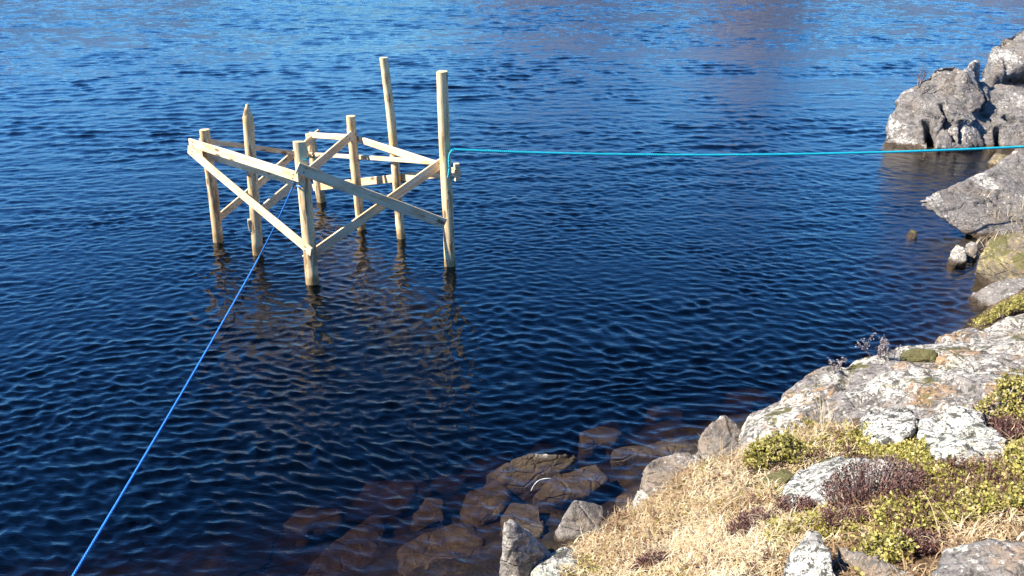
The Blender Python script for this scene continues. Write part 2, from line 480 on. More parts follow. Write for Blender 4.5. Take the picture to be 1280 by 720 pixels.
# lake floor and the moor round the lake: one ring-shaped sheet out to the horizon
def outer_land():
    na, nr = 240, 70
    rs = np.geomspace(16, 900, nr)
    an = np.linspace(0, 2 * np.pi, na, endpoint=False)
    R, A = np.meshgrid(rs, an, indexing='ij')
    X = R * np.sin(A); Y = 6 + R * np.cos(A)
    az = (A + np.pi) % (2 * np.pi) - np.pi
    p = np.c_[X.ravel(), Y.ravel(), np.zeros(X.size)]
    nz = fbm(p / 55, 5, 41).reshape(X.shape)
    nz2 = fbm(p / 9, 3, 47).reshape(X.shape)
    # distance of the far shore by bearing: open water ahead, land behind and to the right
    ahead = np.clip((np.cos(az + 0.25) + 0.15) / 0.5, 0, 1)
    ahead = ahead * ahead * (3 - 2 * ahead)
    shore = 20 + ahead * 75 + 9 * np.sin(az * 5 + 1) * ahead
    def bump_(c, w, h): return h * np.exp(-((az - c) / w) ** 2)
    hgt = 2 + bump_(0.27, 0.05, 12) + bump_(0.05, 0.10, 7) + bump_(-0.35, 0.10, 2) + bump_(0.75, 0.3, 12) + bump_(-1.2, 0.4, 12) + 2.2 * np.sin(az * 9)
    d = R - shore
    up = np.clip(d / 55, 0, 1); up = up * up * (3 - 2 * up)
    Zr = np.where(d > 0, hgt * up + np.clip(d, 0, 6) * 0.12 + nz * 2.2 * np.clip(d / 20, 0, 1) + nz2 * 0.5 * np.clip(d / 5, 0, 1) + d * 0.012,
                  np.maximum(-5.0, d * 0.25 - 0.2))
    lo = np.clip((R - 16) / 6, 0, 1)
    Zr = np.where(ahead < 0.25, Zr * lo + (-2.5) * (1 - lo), Zr)
    V = np.c_[X.ravel(), Y.ravel(), Zr.ravel()]
    I = np.arange(nr * na).reshape(nr, na)
    I2 = np.roll(I, -1, axis=1)
    q = np.c_[I[:-1].ravel(), I[1:].ravel(), I2[1:].ravel(), I2[:-1].ravel()]
    # inner disc
    V = np.r_[V, [[0, 6, -5.2]]]
    t = NT('moorland')
    geo = t.n('ShaderNodeNewGeometry')
    n1 = t.noise(geo.outputs['Position'], 0.11, 6, 0.65)
    n2 = t.noise(geo.outputs['Position'], 0.9, 5, 0.65)
    c = t.ramp(n1, [(0.3, (0.06, 0.042, 0.024)), (0.48, (0.15, 0.095, 0.05)), (0.6, (0.23, 0.16, 0.08)), (0.75, (0.28, 0.26, 0.24))])
    c = t.mix(t.step(n2, 0.4, 0.65), c, t.mix(1.0, c, (0.5, 0.5, 0.45), 'MULTIPLY'))
    t.principled(c, 0.95, None, 0.1)
    o = fast_mesh('hills', V, q, t.m, smooth=True)
    tag(o, kind='structure')
    bedt = NT('deep_bed'); bedt.principled((0.05, 0.028, 0.012), 0.95)
    s = 26
    b = mesh_obj('lake_bed', [(-s, -s + 6, -5.3), (s, -s + 6, -5.3), (s, s + 6, -5.3), (-s, s + 6, -5.3)], [(0, 1, 2, 3)], bedt.m)
    tag(b, kind='structure')
outer_land()

# where each pole meets the water and where its top stands, as seen
BASE = {1: ((272, 302), (256, 162)), 2: ((322, 318), (309, 130)), 3: ((391, 354), (374, 177)), 4: ((562, 332), (553, 89)),
        5: ((503, 297), (479, 72)), 6: ((452, 286), (439, 145)), 7: ((402, 252), (387, 167))}

# ------------------------------------------------------------------ water
def make_water():
    dth = 0.0027
    core = np.arange(-0.72, 0.72 + 1e-9, dth)
    rest = np.linspace(0.72, 2 * np.pi - 0.72, 90)[1:-1]
    th = np.r_[core, rest]
    rs = np.r_[0.02, np.geomspace(1.6, 70, 1400), np.geomspace(74, 900, 30)]
    R, T = np.meshgrid(rs, th, indexing='ij')
    X = R * np.sin(T); Y = R * np.cos(T)
    Zw = np.zeros_like(X); DX = np.zeros_like(X); DY = np.zeros_like(X)
    inner = np.abs(T) <= 0.73
    x = X[:, :len(core)]; y = Y[:, :len(core)]
    r = R[:, :len(core)]
    flat = np.c_[x.ravel(), y.ravel(), np.zeros(x.size)]
    # breath of the wind: patches of stronger and weaker ripple, and a gentle bending of the crests
    gust = vnoise(flat / np.array([2.6, 1.7, 1]), 71).reshape(x.shape) * 0.60 + vnoise(flat / np.array([7.5, 5, 1]), 73).reshape(x.shape) * 0.45 + vnoise(flat / np.array([0.8, 0.5, 1]), 74).reshape(x.shape) * 0.45
    gust = np.clip(1 + gust, 0.2, 2.1)
    wx = x + 0.16 * vnoise(flat / 0.9, 75).reshape(x.shape) + 0.35 * vnoise(flat / 3.1, 76).reshape(x.shape)
    wy = y + 0.10 * vnoise(flat / 0.8, 77).reshape(x.shape) + 0.30 * vnoise(flat / 2.8, 78).reshape(x.shape)
    g = np.random.default_rng(5)
    N = 170
    lam = np.exp(g.uniform(np.log(0.06), np.log(0.95), N))
    windy = 0.75 * np.clip((r - 9) / 14, 0, 1)
    for L in lam:
        ang = math.radians(96) + g.normal(0, math.radians(42 if L < 0.4 else 20))
        k = 2 * math.pi / L
        peak = math.exp(-(math.log(L / 0.108) / 0.52) ** 2)
        slope = SLOPE * ((0.07 if L > 0.3 else 0.14) + peak + windy * math.exp(-(math.log(L / 0.42) / 0.5) ** 2)) * abs(g.normal(1, 0.25)) * math.sqrt(2.0 / N)
        a = slope / k
        fade = np.clip((L / (0.0027 * r) - 2.3) / 2.0, 0, 1)
        ph = k * (wx * math.cos(ang) + wy * math.sin(ang)) + g.uniform(0, 6.283)
        am = a * fade * gust
        Zw[:, :len(core)] += am * np.cos(ph)
        sn = am * np.sin(ph) * 0.85
        DX[:, :len(core)] -= sn * math.cos(ang); DY[:, :len(core)] -= sn * math.sin(ang)
    edge = np.clip((0.72 - np.abs(T)) / 0.05, 0, 1)
    far = np.clip((68 - R) / 20, 0, 1) * np.clip((R - 1.6) / 0.5, 0, 1)
    wgt = np.where(inner, edge * far, 0)
    V = np.c_[(X + DX * wgt).ravel(), (Y + DY * wgt).ravel(), (Zw * wgt).ravel()]
    nr, na = X.shape
    I = np.arange(nr * na).reshape(nr, na); I2 = np.roll(I, -1, axis=1)
    q = np.c_[I[:-1].ravel(), I2[:-1].ravel(), I2[1:].ravel(), I[1:].ravel()][:, ::-1]
    # keep only cells over or near the lake near the camera (the bank covers the rest)
    depth = np.where((V[:, 0] > GX0) & (V[:, 0] < GX1) & (V[:, 1] > GY0) & (V[:, 1] < GY1), -gz(np.clip(V[:, 0], GX0, GX1), np.clip(V[:, 1], GY0, GY1)), 5)
    u_ = np.clip((depth - 0.75) / 0.75, 0, 1)
    for b_, _t in BASE.values():
        bx = at(*b_)
        u_ = u_ * (1 - 0.35 * np.exp(-((V[:, 0] - bx.x) / 0.14) ** 2 - ((V[:, 1] - bx.y + 0.06) / 0.13) ** 2))
    o = fast_mesh('water', V, q, M['water'], u_ * u_ * (3 - 2 * u_), smooth=True)
    nrm = o.data.polygons[len(q) // 2].normal
    if nrm.z < 0:
        o.data.flip_normals()
    tag(o, kind='structure')
    return o
SLOPE = 0.225
make_water()

# ------------------------------------------------------------------ rocks
ROCKS = []
def hull_bm(points, base_z=None, spread=1.03):
    pts_ = [Vector(p) for p in points]
    if base_z is not None:
        c = sum(pts_, Vector()) / len(pts_)
        for p in list(pts_):
            pts_.append(Vector((c.x + (p.x - c.x) * spread, c.y + (p.y - c.y) * spread, base_z)))
    bm = bmesh.new()
    vs = [bm.verts.new(p) for p in pts_]
    r = bmesh.ops.convex_hull(bm, input=vs)
    junk = [e for e in r['geom_interior'] + r['geom_unused'] if isinstance(e, bmesh.types.BMVert)]
    bmesh.ops.delete(bm, geom=list(set(junk)), context='VERTS')
    return bm

def rock(name, hulls, mat, label, cat='rock', vox=0.022, rough=1.0, seed=0, group=None, parent=None, chips=5, cracks=(), facet=1.0):
    """hulls: list of (points, base_z). They are fused, remeshed evenly and weathered."""
    tmp = D.meshes.new('tmp')
    bm = bmesh.new()
    for pts_, bz, *own in hulls:
        h = hull_bm(pts_, bz)
        # knock corners off so the stone has broken faces
        cv = np.array([tuple(v.co) for v in h.verts]); cm = cv.mean(0)
        gc = np.random.default_rng(seed * 7 + len(pts_))
        for _ in range(own[0] if own else chips):
            dn = gc.normal(0, 1, 3); dn[2] = abs(dn[2]) * 0.8; dn /= np.linalg.norm(dn)
            pr = (cv - cm) @ dn
            dist = pr.max() * gc.uniform(0.86, 0.97)
            h2 = h.copy()
            bmesh.ops.bisect_plane(h2, geom=list(h2.verts) + list(h2.edges) + list(h2.faces), plane_co=Vector(cm + dn * dist), plane_no=Vector(dn), clear_outer=True)
            keep = [v.co.copy() for v in h2.verts]; h2.free()
            if len(keep) > 6:
                h.free(); h = hull_bm(keep, None)
        m_ = D.meshes.new('tmp2'); h.to_mesh(m_); h.free()
        bm.from_mesh(m_); D.meshes.remove(m_)
    bmesh.ops.recalc_face_normals(bm, faces=bm.faces)
    bm.to_mesh(tmp); bm.free()
    to = D.objects.new('tmp', tmp); COL.objects.link(to)
    md = to.modifiers.new('r', 'REMESH'); md.mode = 'VOXEL'; md.voxel_size = vox
    sm = to.modifiers.new('s', 'SMOOTH'); sm.factor = 0.5; sm.iterations = 1
    dg = bpy.context.evaluated_depsgraph_get()
    ev = to.evaluated_get(dg)
    me = D.meshes.new_from_object(ev)
    D.objects.remove(to); D.meshes.remove(tmp)
    n = len(me.vertices)
    co = np.zeros(n * 3); me.vertices.foreach_get('co', co); co = co.reshape(-1, 3)
    no = np.zeros(n * 3); me.vertices.foreach_get('normal', no); no = no.reshape(-1, 3)
    size = float(np.max(co.max(0) - co.min(0)))
    s = min(1.0, max(0.25, size / 0.9)) * rough
    off = seed * 13.7
    # bedding planes tilted across the rock: stepped ledges
    bdir = np.array([0.35, -0.28, 0.89])
    strat = co @ bdir * 9 + 0.8 * vnoise(co * 2.2 + off, 5)
    ledge = np.abs((strat % 1) - 0.5) * 2
    # blocks between joints: each patch of the face sits a little in or out and is a little tilted
    gf = np.random.default_rng(seed + 333)
    ncell = 46
    sd_ = co[gf.integers(0, n, ncell)]
    cw = co + 0.03 * np.stack([vnoise(co * 9 + off + 3 * k_, seed + 80 + k_) for k_ in range(3)], 1)
    stretch = np.array([1.0, 1.0, 1.5])
    best = np.full(n, 1e9); cell = np.zeros(n, dtype=int)
    for k_ in range(ncell):
        dd = np.sum(((cw - sd_[k_]) * stretch) ** 2, axis=1)
        mk = dd < best
        best[mk] = dd[mk]; cell[mk] = k_
    offs = gf.uniform(-1, 1, ncell); tl = gf.normal(0, 1, (ncell, 3))
    blk = 0.020 * offs[cell] + 0.10 * np.sum(tl[cell] * (co - sd_[cell]), axis=1).clip(-.25, .25)
    d = (0.026 * fbm(co * 3.0 + off, 2, seed) + facet * blk + 0.008 * fbm(co * 9 + off, 3, seed + 30, ridged=True)
         + (0.010 if seed < 31 else 0.0) * (np.clip(ledge * 3, 0, 1) - 1) * (1 - np.abs(no[:, 2]) * 0.95) + 0.004 * fbm(co * 30 + off, 2, seed + 50))
    # a few joints cutting in
    cr = np.abs(vnoise(co * np.array([2.0, 1.6, 1.0]) + off + 40, seed + 60))
    d -= (0.04 if seed < 31 else 0.0) * np.exp(-(cr / 0.022) ** 2)
    for (ca, cb, cwid, cdep) in cracks:
        ca = np.array(ca); cb = np.array(cb)
        ax_ = cb - ca; la_ = np.linalg.norm(ax_); ax_ /= la_
        pn = np.cross(ax_, np.array([0.0, 1.0, 0.0])); pn /= np.linalg.norm(pn)
        wob = 0.6 * cwid * vnoise(co * 4 + off, seed + 90)
        dist_ = (co - ca) @ pn + wob
        al = (co - ca) @ ax_ / la_
        m_al = np.clip((al + 0.05) / 0.15, 0, 1) * np.clip((1.05 - al) / 0.15, 0, 1)
        d -= cdep / s * m_al * np.exp(-(dist_ / cwid) ** 4) * (no[:, 1] < 0.3)
    co = co + no * (d * s)[:, None]
    org = np.array([(co[:, 0].max() + co[:, 0].min()) / 2, (co[:, 1].max() + co[:, 1].min()) / 2, co[:, 2].min()])
    co -= org
    me.vertices.foreach_set('co', co.ravel())
    me.polygons.foreach_set('use_smooth', np.ones(len(me.polygons), dtype=bool))
    me.update()
    me.name = name
    me.materials.clear(); me.materials.append(mat)
    o = D.objects.new(name, me); COL.objects.link(o)
    o.location = org
    if parent is None:
        tag(o, label, cat, group)
    else:
        o.parent = parent; o.location = Vector(org) - parent.location
        if label: o['label'] = label
    ROCKS.append(o)
    return o

def Ws(*a): return [W(*q) for q in a]
def As(*a): return [at(*q) for q in a]

# --- the near shore, from the water's edge up the bank
rock('boulder', [(Ws((627, 655, 3.72), (640, 649, 3.8), (645, 657, 3.75), (622, 735, 3.66), (654, 740, 3.6), (664, 668, 3.95), (690, 692, 3.95), (702, 722, 3.78)), -.35)],
     M['rock_grey'], 'upright narrow grey stone with dark shaded side standing in the water', 'boulder', 0.012, 0.5, 1, chips=1, facet=0.5)
rock('boulder', [(Ws((722, 619, 4.24), (712, 638, 4.12), (755, 631, 4.28), (772, 660, 4.2), (692, 668, 4.1), (704, 684, 4.0), (760, 676, 4.02)), -.3)],
     M['rock_grey'], 'peaked grey boulder at the edge of the straw with a brown wet foot', 'boulder', 0.014, 0.7, 2)
rock('boulder', [(Ws((703, 682, 3.85), (717, 687, 3.86), (665, 702, 3.7), (659, 716, 3.62), (735, 728, 3.55), (690, 740, 3.45), (724, 702, 3.75)), -.2)],
     M['rock_pale'], 'pale stone below the peaked boulder, beside the upright stone', 'boulder', 0.014, 0.6, 3)
rock('boulder', [(Ws((877, 566, 4.66), (824, 571, 4.6), (804, 583, 4.45), (800, 592, 4.4), (838, 594, 4.35), (880, 588, 4.45), (812, 622, 4.28), (850, 618, 4.28)), -.2)],
     M['rock_grey'], 'flat topped block of grey rock where the straw meets the water', 'boulder', 0.015, 0.6, 4)
rock('boulder', [(Ws((796, 612, 4.4), (818, 606, 4.4), (834, 640, 4.2), (803, 644, 4.18), (790, 626, 4.28)), -.2)],
     M['rock_grey'], 'small angular stone under the flat topped block', 'boulder', 0.014, 0.6, 5)
rock('boulder', [(Ws((905, 519, 4.95), (882, 533, 4.84), (872, 545, 4.78), (948, 556, 4.8), (926, 536, 4.93), (880, 580, 4.6), (932, 582, 4.6)), -.1)],
     M['rock_grey'], 'wedge shaped grey boulder left of the big lichen slab', 'boulder', 0.016, 0.7, 6)
slab_pts = As((930, 532, .16), (958, 514, .3), (1000, 479, .40), (1045, 461, .47), (1090, 447, .52), (1135, 444, .54), (1182, 437, .52), (1232, 409, .44), (1264, 398, .42), (1340, 384, .46),
              (938, 560, .36), (1000, 566, .48), (1080, 536, .64), (1140, 522, .73), (1200, 520, .80), (1270, 512, .89), (1345, 500, .95), (1180, 470, .67), (1260, 460, .76))
rock('rock_slab', [(slab_pts, -.5), (As((1000, 478, .42), (1046, 461, .49), (1092, 446, .55), (1150, 446, .58), (1080, 500, .60), (1010, 515, .48)), 0.0),
                   (As((1180, 440, .55), (1232, 407, .47), (1266, 396, .45), (1350, 380, .5), (1345, 440, .8), (1200, 465, .68)), 0.0)],
     M['rock_slab'], 'broad sloping slab of bedrock covered in white and ochre lichen above the water', 'rock', 0.024, 1.1, 7, chips=3, facet=1.0)
rock('boulder', [(As((1148, 522, .82), (1186, 511, .86), (1226, 514, .90), (1250, 540, .98), (1268, 570, 1.02), (1238, 588, 1.0), (1196, 592, .97), (1148, 566, .88)), .4)],
     M['rock_pale'], 'whitish boulder speckled black and pale green above the yellow green plants', 'boulder', 0.018, 0.8, 8)
rock('boulder', [(As((1076, 514, .74), (1138, 503, .80), (1150, 530, .84), (1128, 548, .82), (1088, 551, .76), (1075, 540, .73)), .3)],
     M['rock_pale'], 'pale speckled block between the big slab and the whitish boulder', 'boulder', 0.018, 0.8, 9)
rock('boulder', [(As((978, 604, .68), (1008, 581, .67), (1060, 570, .71), (1122, 565, .78), (1146, 588, .86), (1064, 628, .82), (1002, 634, .77), (984, 622, .72)), .3)],
     M['rock_pale'], 'flat pale grey rock sunk in the grass behind the purple heather', 'boulder', 0.02, 0.8, 10)
rock('boulder', [(As((1012, 666, 1.16), (984, 696, 1.12), (976, 745, 1.05), (1052, 745, 1.08), (1040, 690, 1.19), (1024, 667, 1.19)), .5)],
     M['rock_pale'], 'white lichen covered half of the split rock, left of its dark cleft', 'boulder', 0.012, 0.6, 11, chips=1, facet=0.6)
rock('boulder', [(As((1050, 682, 1.12), (1078, 689, 1.16), (1146, 714, 1.23), (1156, 750, 1.2), (1076, 752, 1.07), (1054, 706, 1.08)), .5)],
     M['rock'], 'grey green half of the split rock, right of its dark cleft', 'boulder', 0.012, 0.6, 12, chips=1, facet=0.6)
rock('boulder', [(As((1180, 682, 1.32), (1236, 676, 1.38), (1300, 677, 1.42), (1310, 770, 1.42), (1165, 770, 1.30), (1174, 704, 1.31)), .7)],
     M['rock'], 'flat topped lichen rock in the bottom right corner', 'boulder', 0.016, 0.6, 13)
rock('boulder', [(As((960, 590, .60), (985, 581, .64), (998, 588, .65), (980, 604, .62), (955, 614, .58), (948, 606, .57)), .2)],
     M['rock_moss'], 'dark mossy stone below the round yellow green shrub', 'boulder', 0.013, 0.6, 14)
rock('boulder', [(As((1126, 442, .57), (1140, 433, .62), (1178, 437, .63), (1172, 450, .60), (1126, 449, .58)), .2)],
     M['rock_moss'], 'flat stone capped with olive moss on the far edge of the slab', 'boulder', 0.016, 0.6, 15)
rock('boulder', [(As((1024, 575, .62), (1034, 568, .64), (1048, 570, .65), (1050, 580, .65), (1032, 584, .64)), .3)],
     M['rock_moss'], 'small dark moss covered stone on the upper edge of the flat pale rock', 'boulder', 0.012, 0.6, 16)
rock('boulder', [(As((1212, 363, .07), (1242, 351, .2), (1284, 344, .26), (1300, 378, .22), (1226, 378, .06)), -.2)],
     M['rock'], 'low flat rock at the waterline under the yellow mossy boulder', 'boulder', 0.02, 0.7, 17)
rock('boulder', [(As((1226, 316, .26), (1240, 293, .42), (1270, 288, .5), (1310, 298, .5), (1300, 346, .25), (1250, 346, .1), (1226, 332, .1)), -.2)],
     M['rock_yellow'], 'rounded boulder covered in yellow moss and straw beside the lake', 'boulder', 0.022, 0.6, 18)
rock('boulder', [(As((1186, 318, .1), (1196, 305, .16), (1208, 310, .16), (1210, 324, .08), (1190, 331, .03)), -.2)],
     M['rock_grey'], 'small white flecked stone in the shallows under the pointed slab', 'boulder', 0.016, 0.7, 19)
rock('boulder', [(As((1206, 306, .14), (1216, 299, .18), (1224, 306, .16), (1220, 318, .08)), -.2)],
     M['rock_grey'], 'smaller stone wedged between the white flecked stone and the mossy boulder', 'boulder', 0.016, 0.7, 20)
rock('boulder', [(As((1133, 291, .03), (1140, 285, .08), (1147, 289, .06), (1146, 296, .02), (1136, 297, .0)), -.15)],
     M['rock_moss'], 'lone little dark stone breaking the water off the pointed slab', 'boulder', 0.014, 0.6, 21)

# --- the pointed slab and the far outcrop
rock('rock_slab', [(Ws((1147, 252, 9.9), (1174, 238, 10.1), (1222, 221, 10.5), (1280, 190, 11.0), (1420, 140, 11.6), (1172, 268, 9.7), (1198, 292, 9.5), (1226, 304, 9.35), (1300, 300, 9.3), (1420, 290, 9.4)), None),
                   (Ws((1205, 290, 9.6), (1230, 302, 9.5), (1240, 230, 10.6), (1300, 215, 10.9), (1420, 160, 11.3), (1420, 300, 9.5)), -.5)],
     M['rock_far'], 'large grey slab with a pointed overhanging tip reaching into the lake', 'rock', 0.026, 0.8, 22, chips=0, facet=1.0)
rock('rock_outcrop', [(Ws((1098, 174, 14.2), (1101, 158, 14.4), (1123, 130, 14.7), (1142, 104, 14.9), (1165, 85, 15.1), (1198, 77, 15.3), (1216, 86, 15.3), (1130, 182, 13.9), (1170, 184, 13.7), (1212, 184, 13.7), (1240, 180, 13.9), (1185, 128, 14.2), (1235, 120, 14.5), (1240, 100, 15.3)), -.6),
                      (Ws((1216, 184, 13.85), (1240, 136, 14.3), (1222, 112, 14.9), (1260, 104, 15.2), (1340, 96, 15.6), (1420, 90, 16), (1300, 184, 13.6), (1430, 190, 13.4), (1300, 125, 14.4)), -.6),
                      (Ws((1199, 90, 14.8), (1212, 77, 14.85), (1221, 79, 14.85), (1228, 118, 14.5), (1196, 120, 14.4), (1196, 104, 15.3), (1220, 78, 15.2), (1226, 110, 15.2)), 0.5, 0)],
     M['rock_far'], 'rugged cracked grey outcrop rising from the far water behind the turquoise rope', 'rock', 0.026, 0.95, 23, chips=7, facet=2.3,
     cracks=[(W(1178, 130, 14.2), W(1191, 178, 13.8), .03, .5), (W(1160, 146, 14.1), W(1161, 188, 13.8), .05, .5), (W(1252, 154, 14), W(1254, 183, 13.7), .04, .25),
             (W(1231, 120, 14.5), W(1235, 140, 14.2), .04, .25), (W(1199, 156, 14.0), W(1197, 182, 13.8), .025, .2), (W(1216, 86, 15), W(1226, 118, 14.6), .03, .2), (W(1258, 140, 14.2), W(1272, 150, 14.1), .04, .25)])
rock('boulder', [(Ws((1236, 62, 16.0), (1250, 50, 16.2), (1282, 33, 16.5), (1400, 10, 17), (1240, 84, 15.7), (1250, 98, 15.5), (1282, 78, 15.4), (1400, 80, 15.2), (1282, 100, 15.9), (1400, 98, 16)), None),
                 (Ws((1240, 78, 15.8), (1252, 98, 15.6), (1262, 96, 15.9), (1300, 90, 16.4), (1400, 90, 16.4)), .7, 0), (Ws((1238, 60, 15.9), (1252, 52, 16.0), (1256, 84, 15.5), (1240, 100, 15.4), (1254, 102, 15.4), (1246, 60, 16.6), (1244, 100, 16.2)), .6, 0)],
     M['rock_far'], 'big boulder perched on top of the far outcrop with a dark hollow below', 'boulder', 0.026, 0.9, 24, chips=4, facet=2.0)
rock('boulder', [(Ws((1234, 200, 12.8), (1246, 190, 12.9), (1262, 193, 12.8), (1262, 208, 12.5), (1238, 206, 12.6)), -.3)],
     M['rock_yellow'], 'small yellowish rock between the far outcrop and the pointed slab', 'boulder', 0.024, 0.8, 25)
rock('boulder', [(Ws((1262, 190, 12.6), (1276, 183, 12.7), (1300, 186, 12.7), (1300, 206, 12.4), (1266, 206, 12.4)), -.3)],
     M['rock_far'], 'small grey rock at the foot of the far outcrop, right of the yellowish one', 'boulder', 0.024, 0.8, 26)

# --- stones in and under the water
rock('submerged_rock', [(As((641, 573, .02), (664, 566, .055), (700, 570, .03), (725, 563, .06), (702, 586, -.03), (608, 592, -.14), (612, 616, -.18), (682, 612, -.13)), -.6)],
     M['rock_grey'], 'brown sunken slab with its glistening wet tip just out of the water', 'rock', 0.018, 0.8, 31)
rock('submerged_rock', [(As((664, 614, -.06), (700, 592, -.05), (746, 578, -.035), (762, 596, -.04), (738, 616, -.07), (690, 628, -.1)), -.5)],
     M['rock_grey'], 'long flat sunken slab right of the rock with the glistening tip', 'rock', 0.018, 0.7, 32)
rock('submerged_rock', [(As((498, 684, -.16), (548, 657, -.17), (602, 650, -.16), (612, 680, -.15), (584, 725, -.13), (500, 740, -.16)), -.7)],
     M['rock_grey'], 'large rounded brown rock under the water left of the upright stone', 'rock', 0.02, 0.8, 33)
rock('submerged_rock', [(As((514, 640, -.22), (530, 622, -.22), (554, 624, -.22), (556, 648, -.2), (522, 652, -.22)), -.7)],
     M['rock_grey'], 'small brown sunken block above the large rounded brown rock', 'rock', 0.018, 0.8, 34)
rock('submerged_rock', [(As((574, 640, -.16), (586, 610, -.18), (622, 600, -.16), (642, 618, -.12), (628, 640, -.12), (590, 650, -.15)), -.7)],
     M['rock_grey'], 'reddish brown sunken rock below the glistening tip', 'rock', 0.018, 0.8, 35)
rock('submerged_rock', [(As((622, 648, -.04), (640, 628, -.06), (676, 628, -.04), (684, 652, 0.0), (676, 672, .02), (650, 676, 0.0)), -.5)],
     M['rock_moss'], 'dark slimy rock awash behind the upright narrow stone', 'rock', 0.016, 0.8, 36)
rock('submerged_rock', [(As((764, 566, -.05), (800, 550, -.03), (862, 544, -.01), (876, 556, .02), (850, 570, -.02), (800, 574, -.07)), -.5)],
     M['rock_grey'], 'sunken slab lying off the wedge shaped boulder', 'rock', 0.018, 0.8, 37)
rock('submerged_rock', [(As((436, 662, -.34), (474, 640, -.36), (484, 652, -.34), (462, 720, -.3), (380, 740, -.34), (392, 700, -.36)), -.9)],
     M['rock_grey'], 'long brown sunken rock pointing out from the shore, leftmost of those seen', 'rock', 0.02, 0.9, 38)
rock('submerged_rock', [(As((724, 540, -.14), (752, 530, -.14), (784, 536, -.13), (770, 552, -.13), (730, 552, -.14)), -.6)],
     M['rock_grey'], 'dim brown rock under the water beyond the glistening tip', 'rock', 0.018, 0.8, 39)
rock('submerged_rock', [(As((770, 620, -.05), (784, 608, -.05), (800, 620, -.02), (806, 646, .0), (778, 650, -.04)), -.4)],
     M['rock_moss'], 'dark sunken stone in the gap between the peaked boulder and the flat topped block', 'rock', 0.014, 0.8, 40)
gsub = np.random.default_rng(3)
dim_spots = [(560, 590), (500, 605), (400, 650), (620, 555), (690, 540), (760, 515), (830, 520), (940, 492)]
for k, (px, py) in enumerate(dim_spots):
    p = at(px, py, -0.4)
    zb = float(gz(p.x, p.y))
    rr = gsub.uniform(0.14, 0.30)
    pts_ = []
    for j in range(14):
        a = gsub.uniform(0, 6.283); e = gsub.uniform(-0.2, 1)
        s_ = rr * gsub.uniform(0.75, 1.15)
        pts_.append((p.x + s_ * 1.3 * math.cos(a) * math.sqrt(max(0, 1 - e * e)), p.y + s_ * math.sin(a) * math.sqrt(max(0, 1 - e * e)), min(-0.1, zb + 0.05 + s_ * 0.75 * e)))
    rock('submerged_rock', [(pts_, zb - 0.2)], M['rock_grey'], 'dim brown stone lying on the lake bed in deeper water off the bank', 'rock', 0.022, 0.8, 100 + k, 'dim stones on the lake bed')

# ------------------------------------------------------------------ the timber frame
frame = empty('dock_frame', at(391, 354))
tag(frame, 'unfinished dock frame of pale peeled poles and crossed boards standing in the lake', 'dock frame')
def post(k, rad, pointed=False, seed=0):
    b, tp = BASE[k]
    B = at(*b); T = W(tp[0], tp[1], B.y)
    ax = (T - B)
    L = ax.length
    dirn = ax / L
    lo = -(2.3 if k != 7 else 2.7)
    ns, n = 20, 90
    X_ = dirn.orthogonal().normalized(); Y_ = dirn.cross(X_).normalized()
    vs, fs = [], []
    ts = np.linspace(lo, L, n)
    an = np.linspace(0, 2 * np.pi, ns, endpoint=False)
    gk = np.random.default_rng(seed + 50)
    knots = [(gk.uniform(0.1, L - 0.15), gk.uniform(0, 6.283), gk.uniform(0.006, 0.013)) for _ in range(6)]
    bend = gk.uniform(-0.015, 0.015, 2)
    for i, t_ in enumerate(ts):
        fr = (t_ - lo) / (L - lo)
        r_ = rad * (1.10 - 0.16 * fr)
        c = B + dirn * t_ + X_ * (bend[0] * math.sin(t_ * 2.1 + seed)) + Y_ * (bend[1] * math.sin(t_ * 1.7))
        if pointed and t_ > L - 0.13:
            r_ *= 0.22 + 0.78 * (L - t_) / 0.13
        elif i == n - 1:
            r_ *= 0.985
        for a in an:
            q = r_ * (1 + 0.05 * math.sin(2 * a + seed) + 0.03 * math.sin(3 * a + t_ * 2))
            for kt, ka, kh in knots:
                da = abs((a - ka + math.pi) % (2 * math.pi) - math.pi)
                q += kh * math.exp(-((t_ - kt) / 0.030) ** 2 - (da / 0.45) ** 2)
            vs.append(c + X_ * (q * math.cos(a)) + Y_ * (q * math.sin(a)))
    for i in range(n - 1):
        for j in range(ns):
            j2 = (j + 1) % ns
            fs.append((i * ns + j, i * ns + j2, (i + 1) * ns + j2, (i + 1) * ns + j))
    # sawn top, a little domed and out of square
    top = [len(vs) - ns + j for j in range(ns)]
    if not pointed:
        slope_ = Vector((gk.uniform(-.1, .1), gk.uniform(-.1, .1), 0))
        for v_ in top: vs[v_] = vs[v_] + dirn * (slope_.dot(vs[v_] - (B + dirn * L)))
    vs.append(B + dirn * (L + 0.003)); cc = len(vs) - 1
    for j in range(ns): fs.append((top[j], top[(j + 1) % ns], cc))
    o = mesh_obj('post', vs, fs, M['pole'], frame, B)
    if not pointed:
        o.data.polygons.foreach_set('use_smooth', [len(p.vertices) == 4 for p in o.data.polygons])
        for e in o.data.edges:
            if all(v >= len(vs) - 1 - ns and v < len(vs) - 1 for v in e.vertices): e.use_edge_sharp = True
    return o
post(1, 0.056, seed=1)
post(2, 0.054, True, seed=2)
post(3, 0.062, seed=3)
post(4, 0.056, seed=4)
post(5, 0.049, seed=5)
post(6, 0.056, seed=6)
post(7, 0.060, seed=7)
tag(frame.children[1], 'post sharpened to a point at the top')
tag(frame.children[4], 'tall thin post leaning to one side')

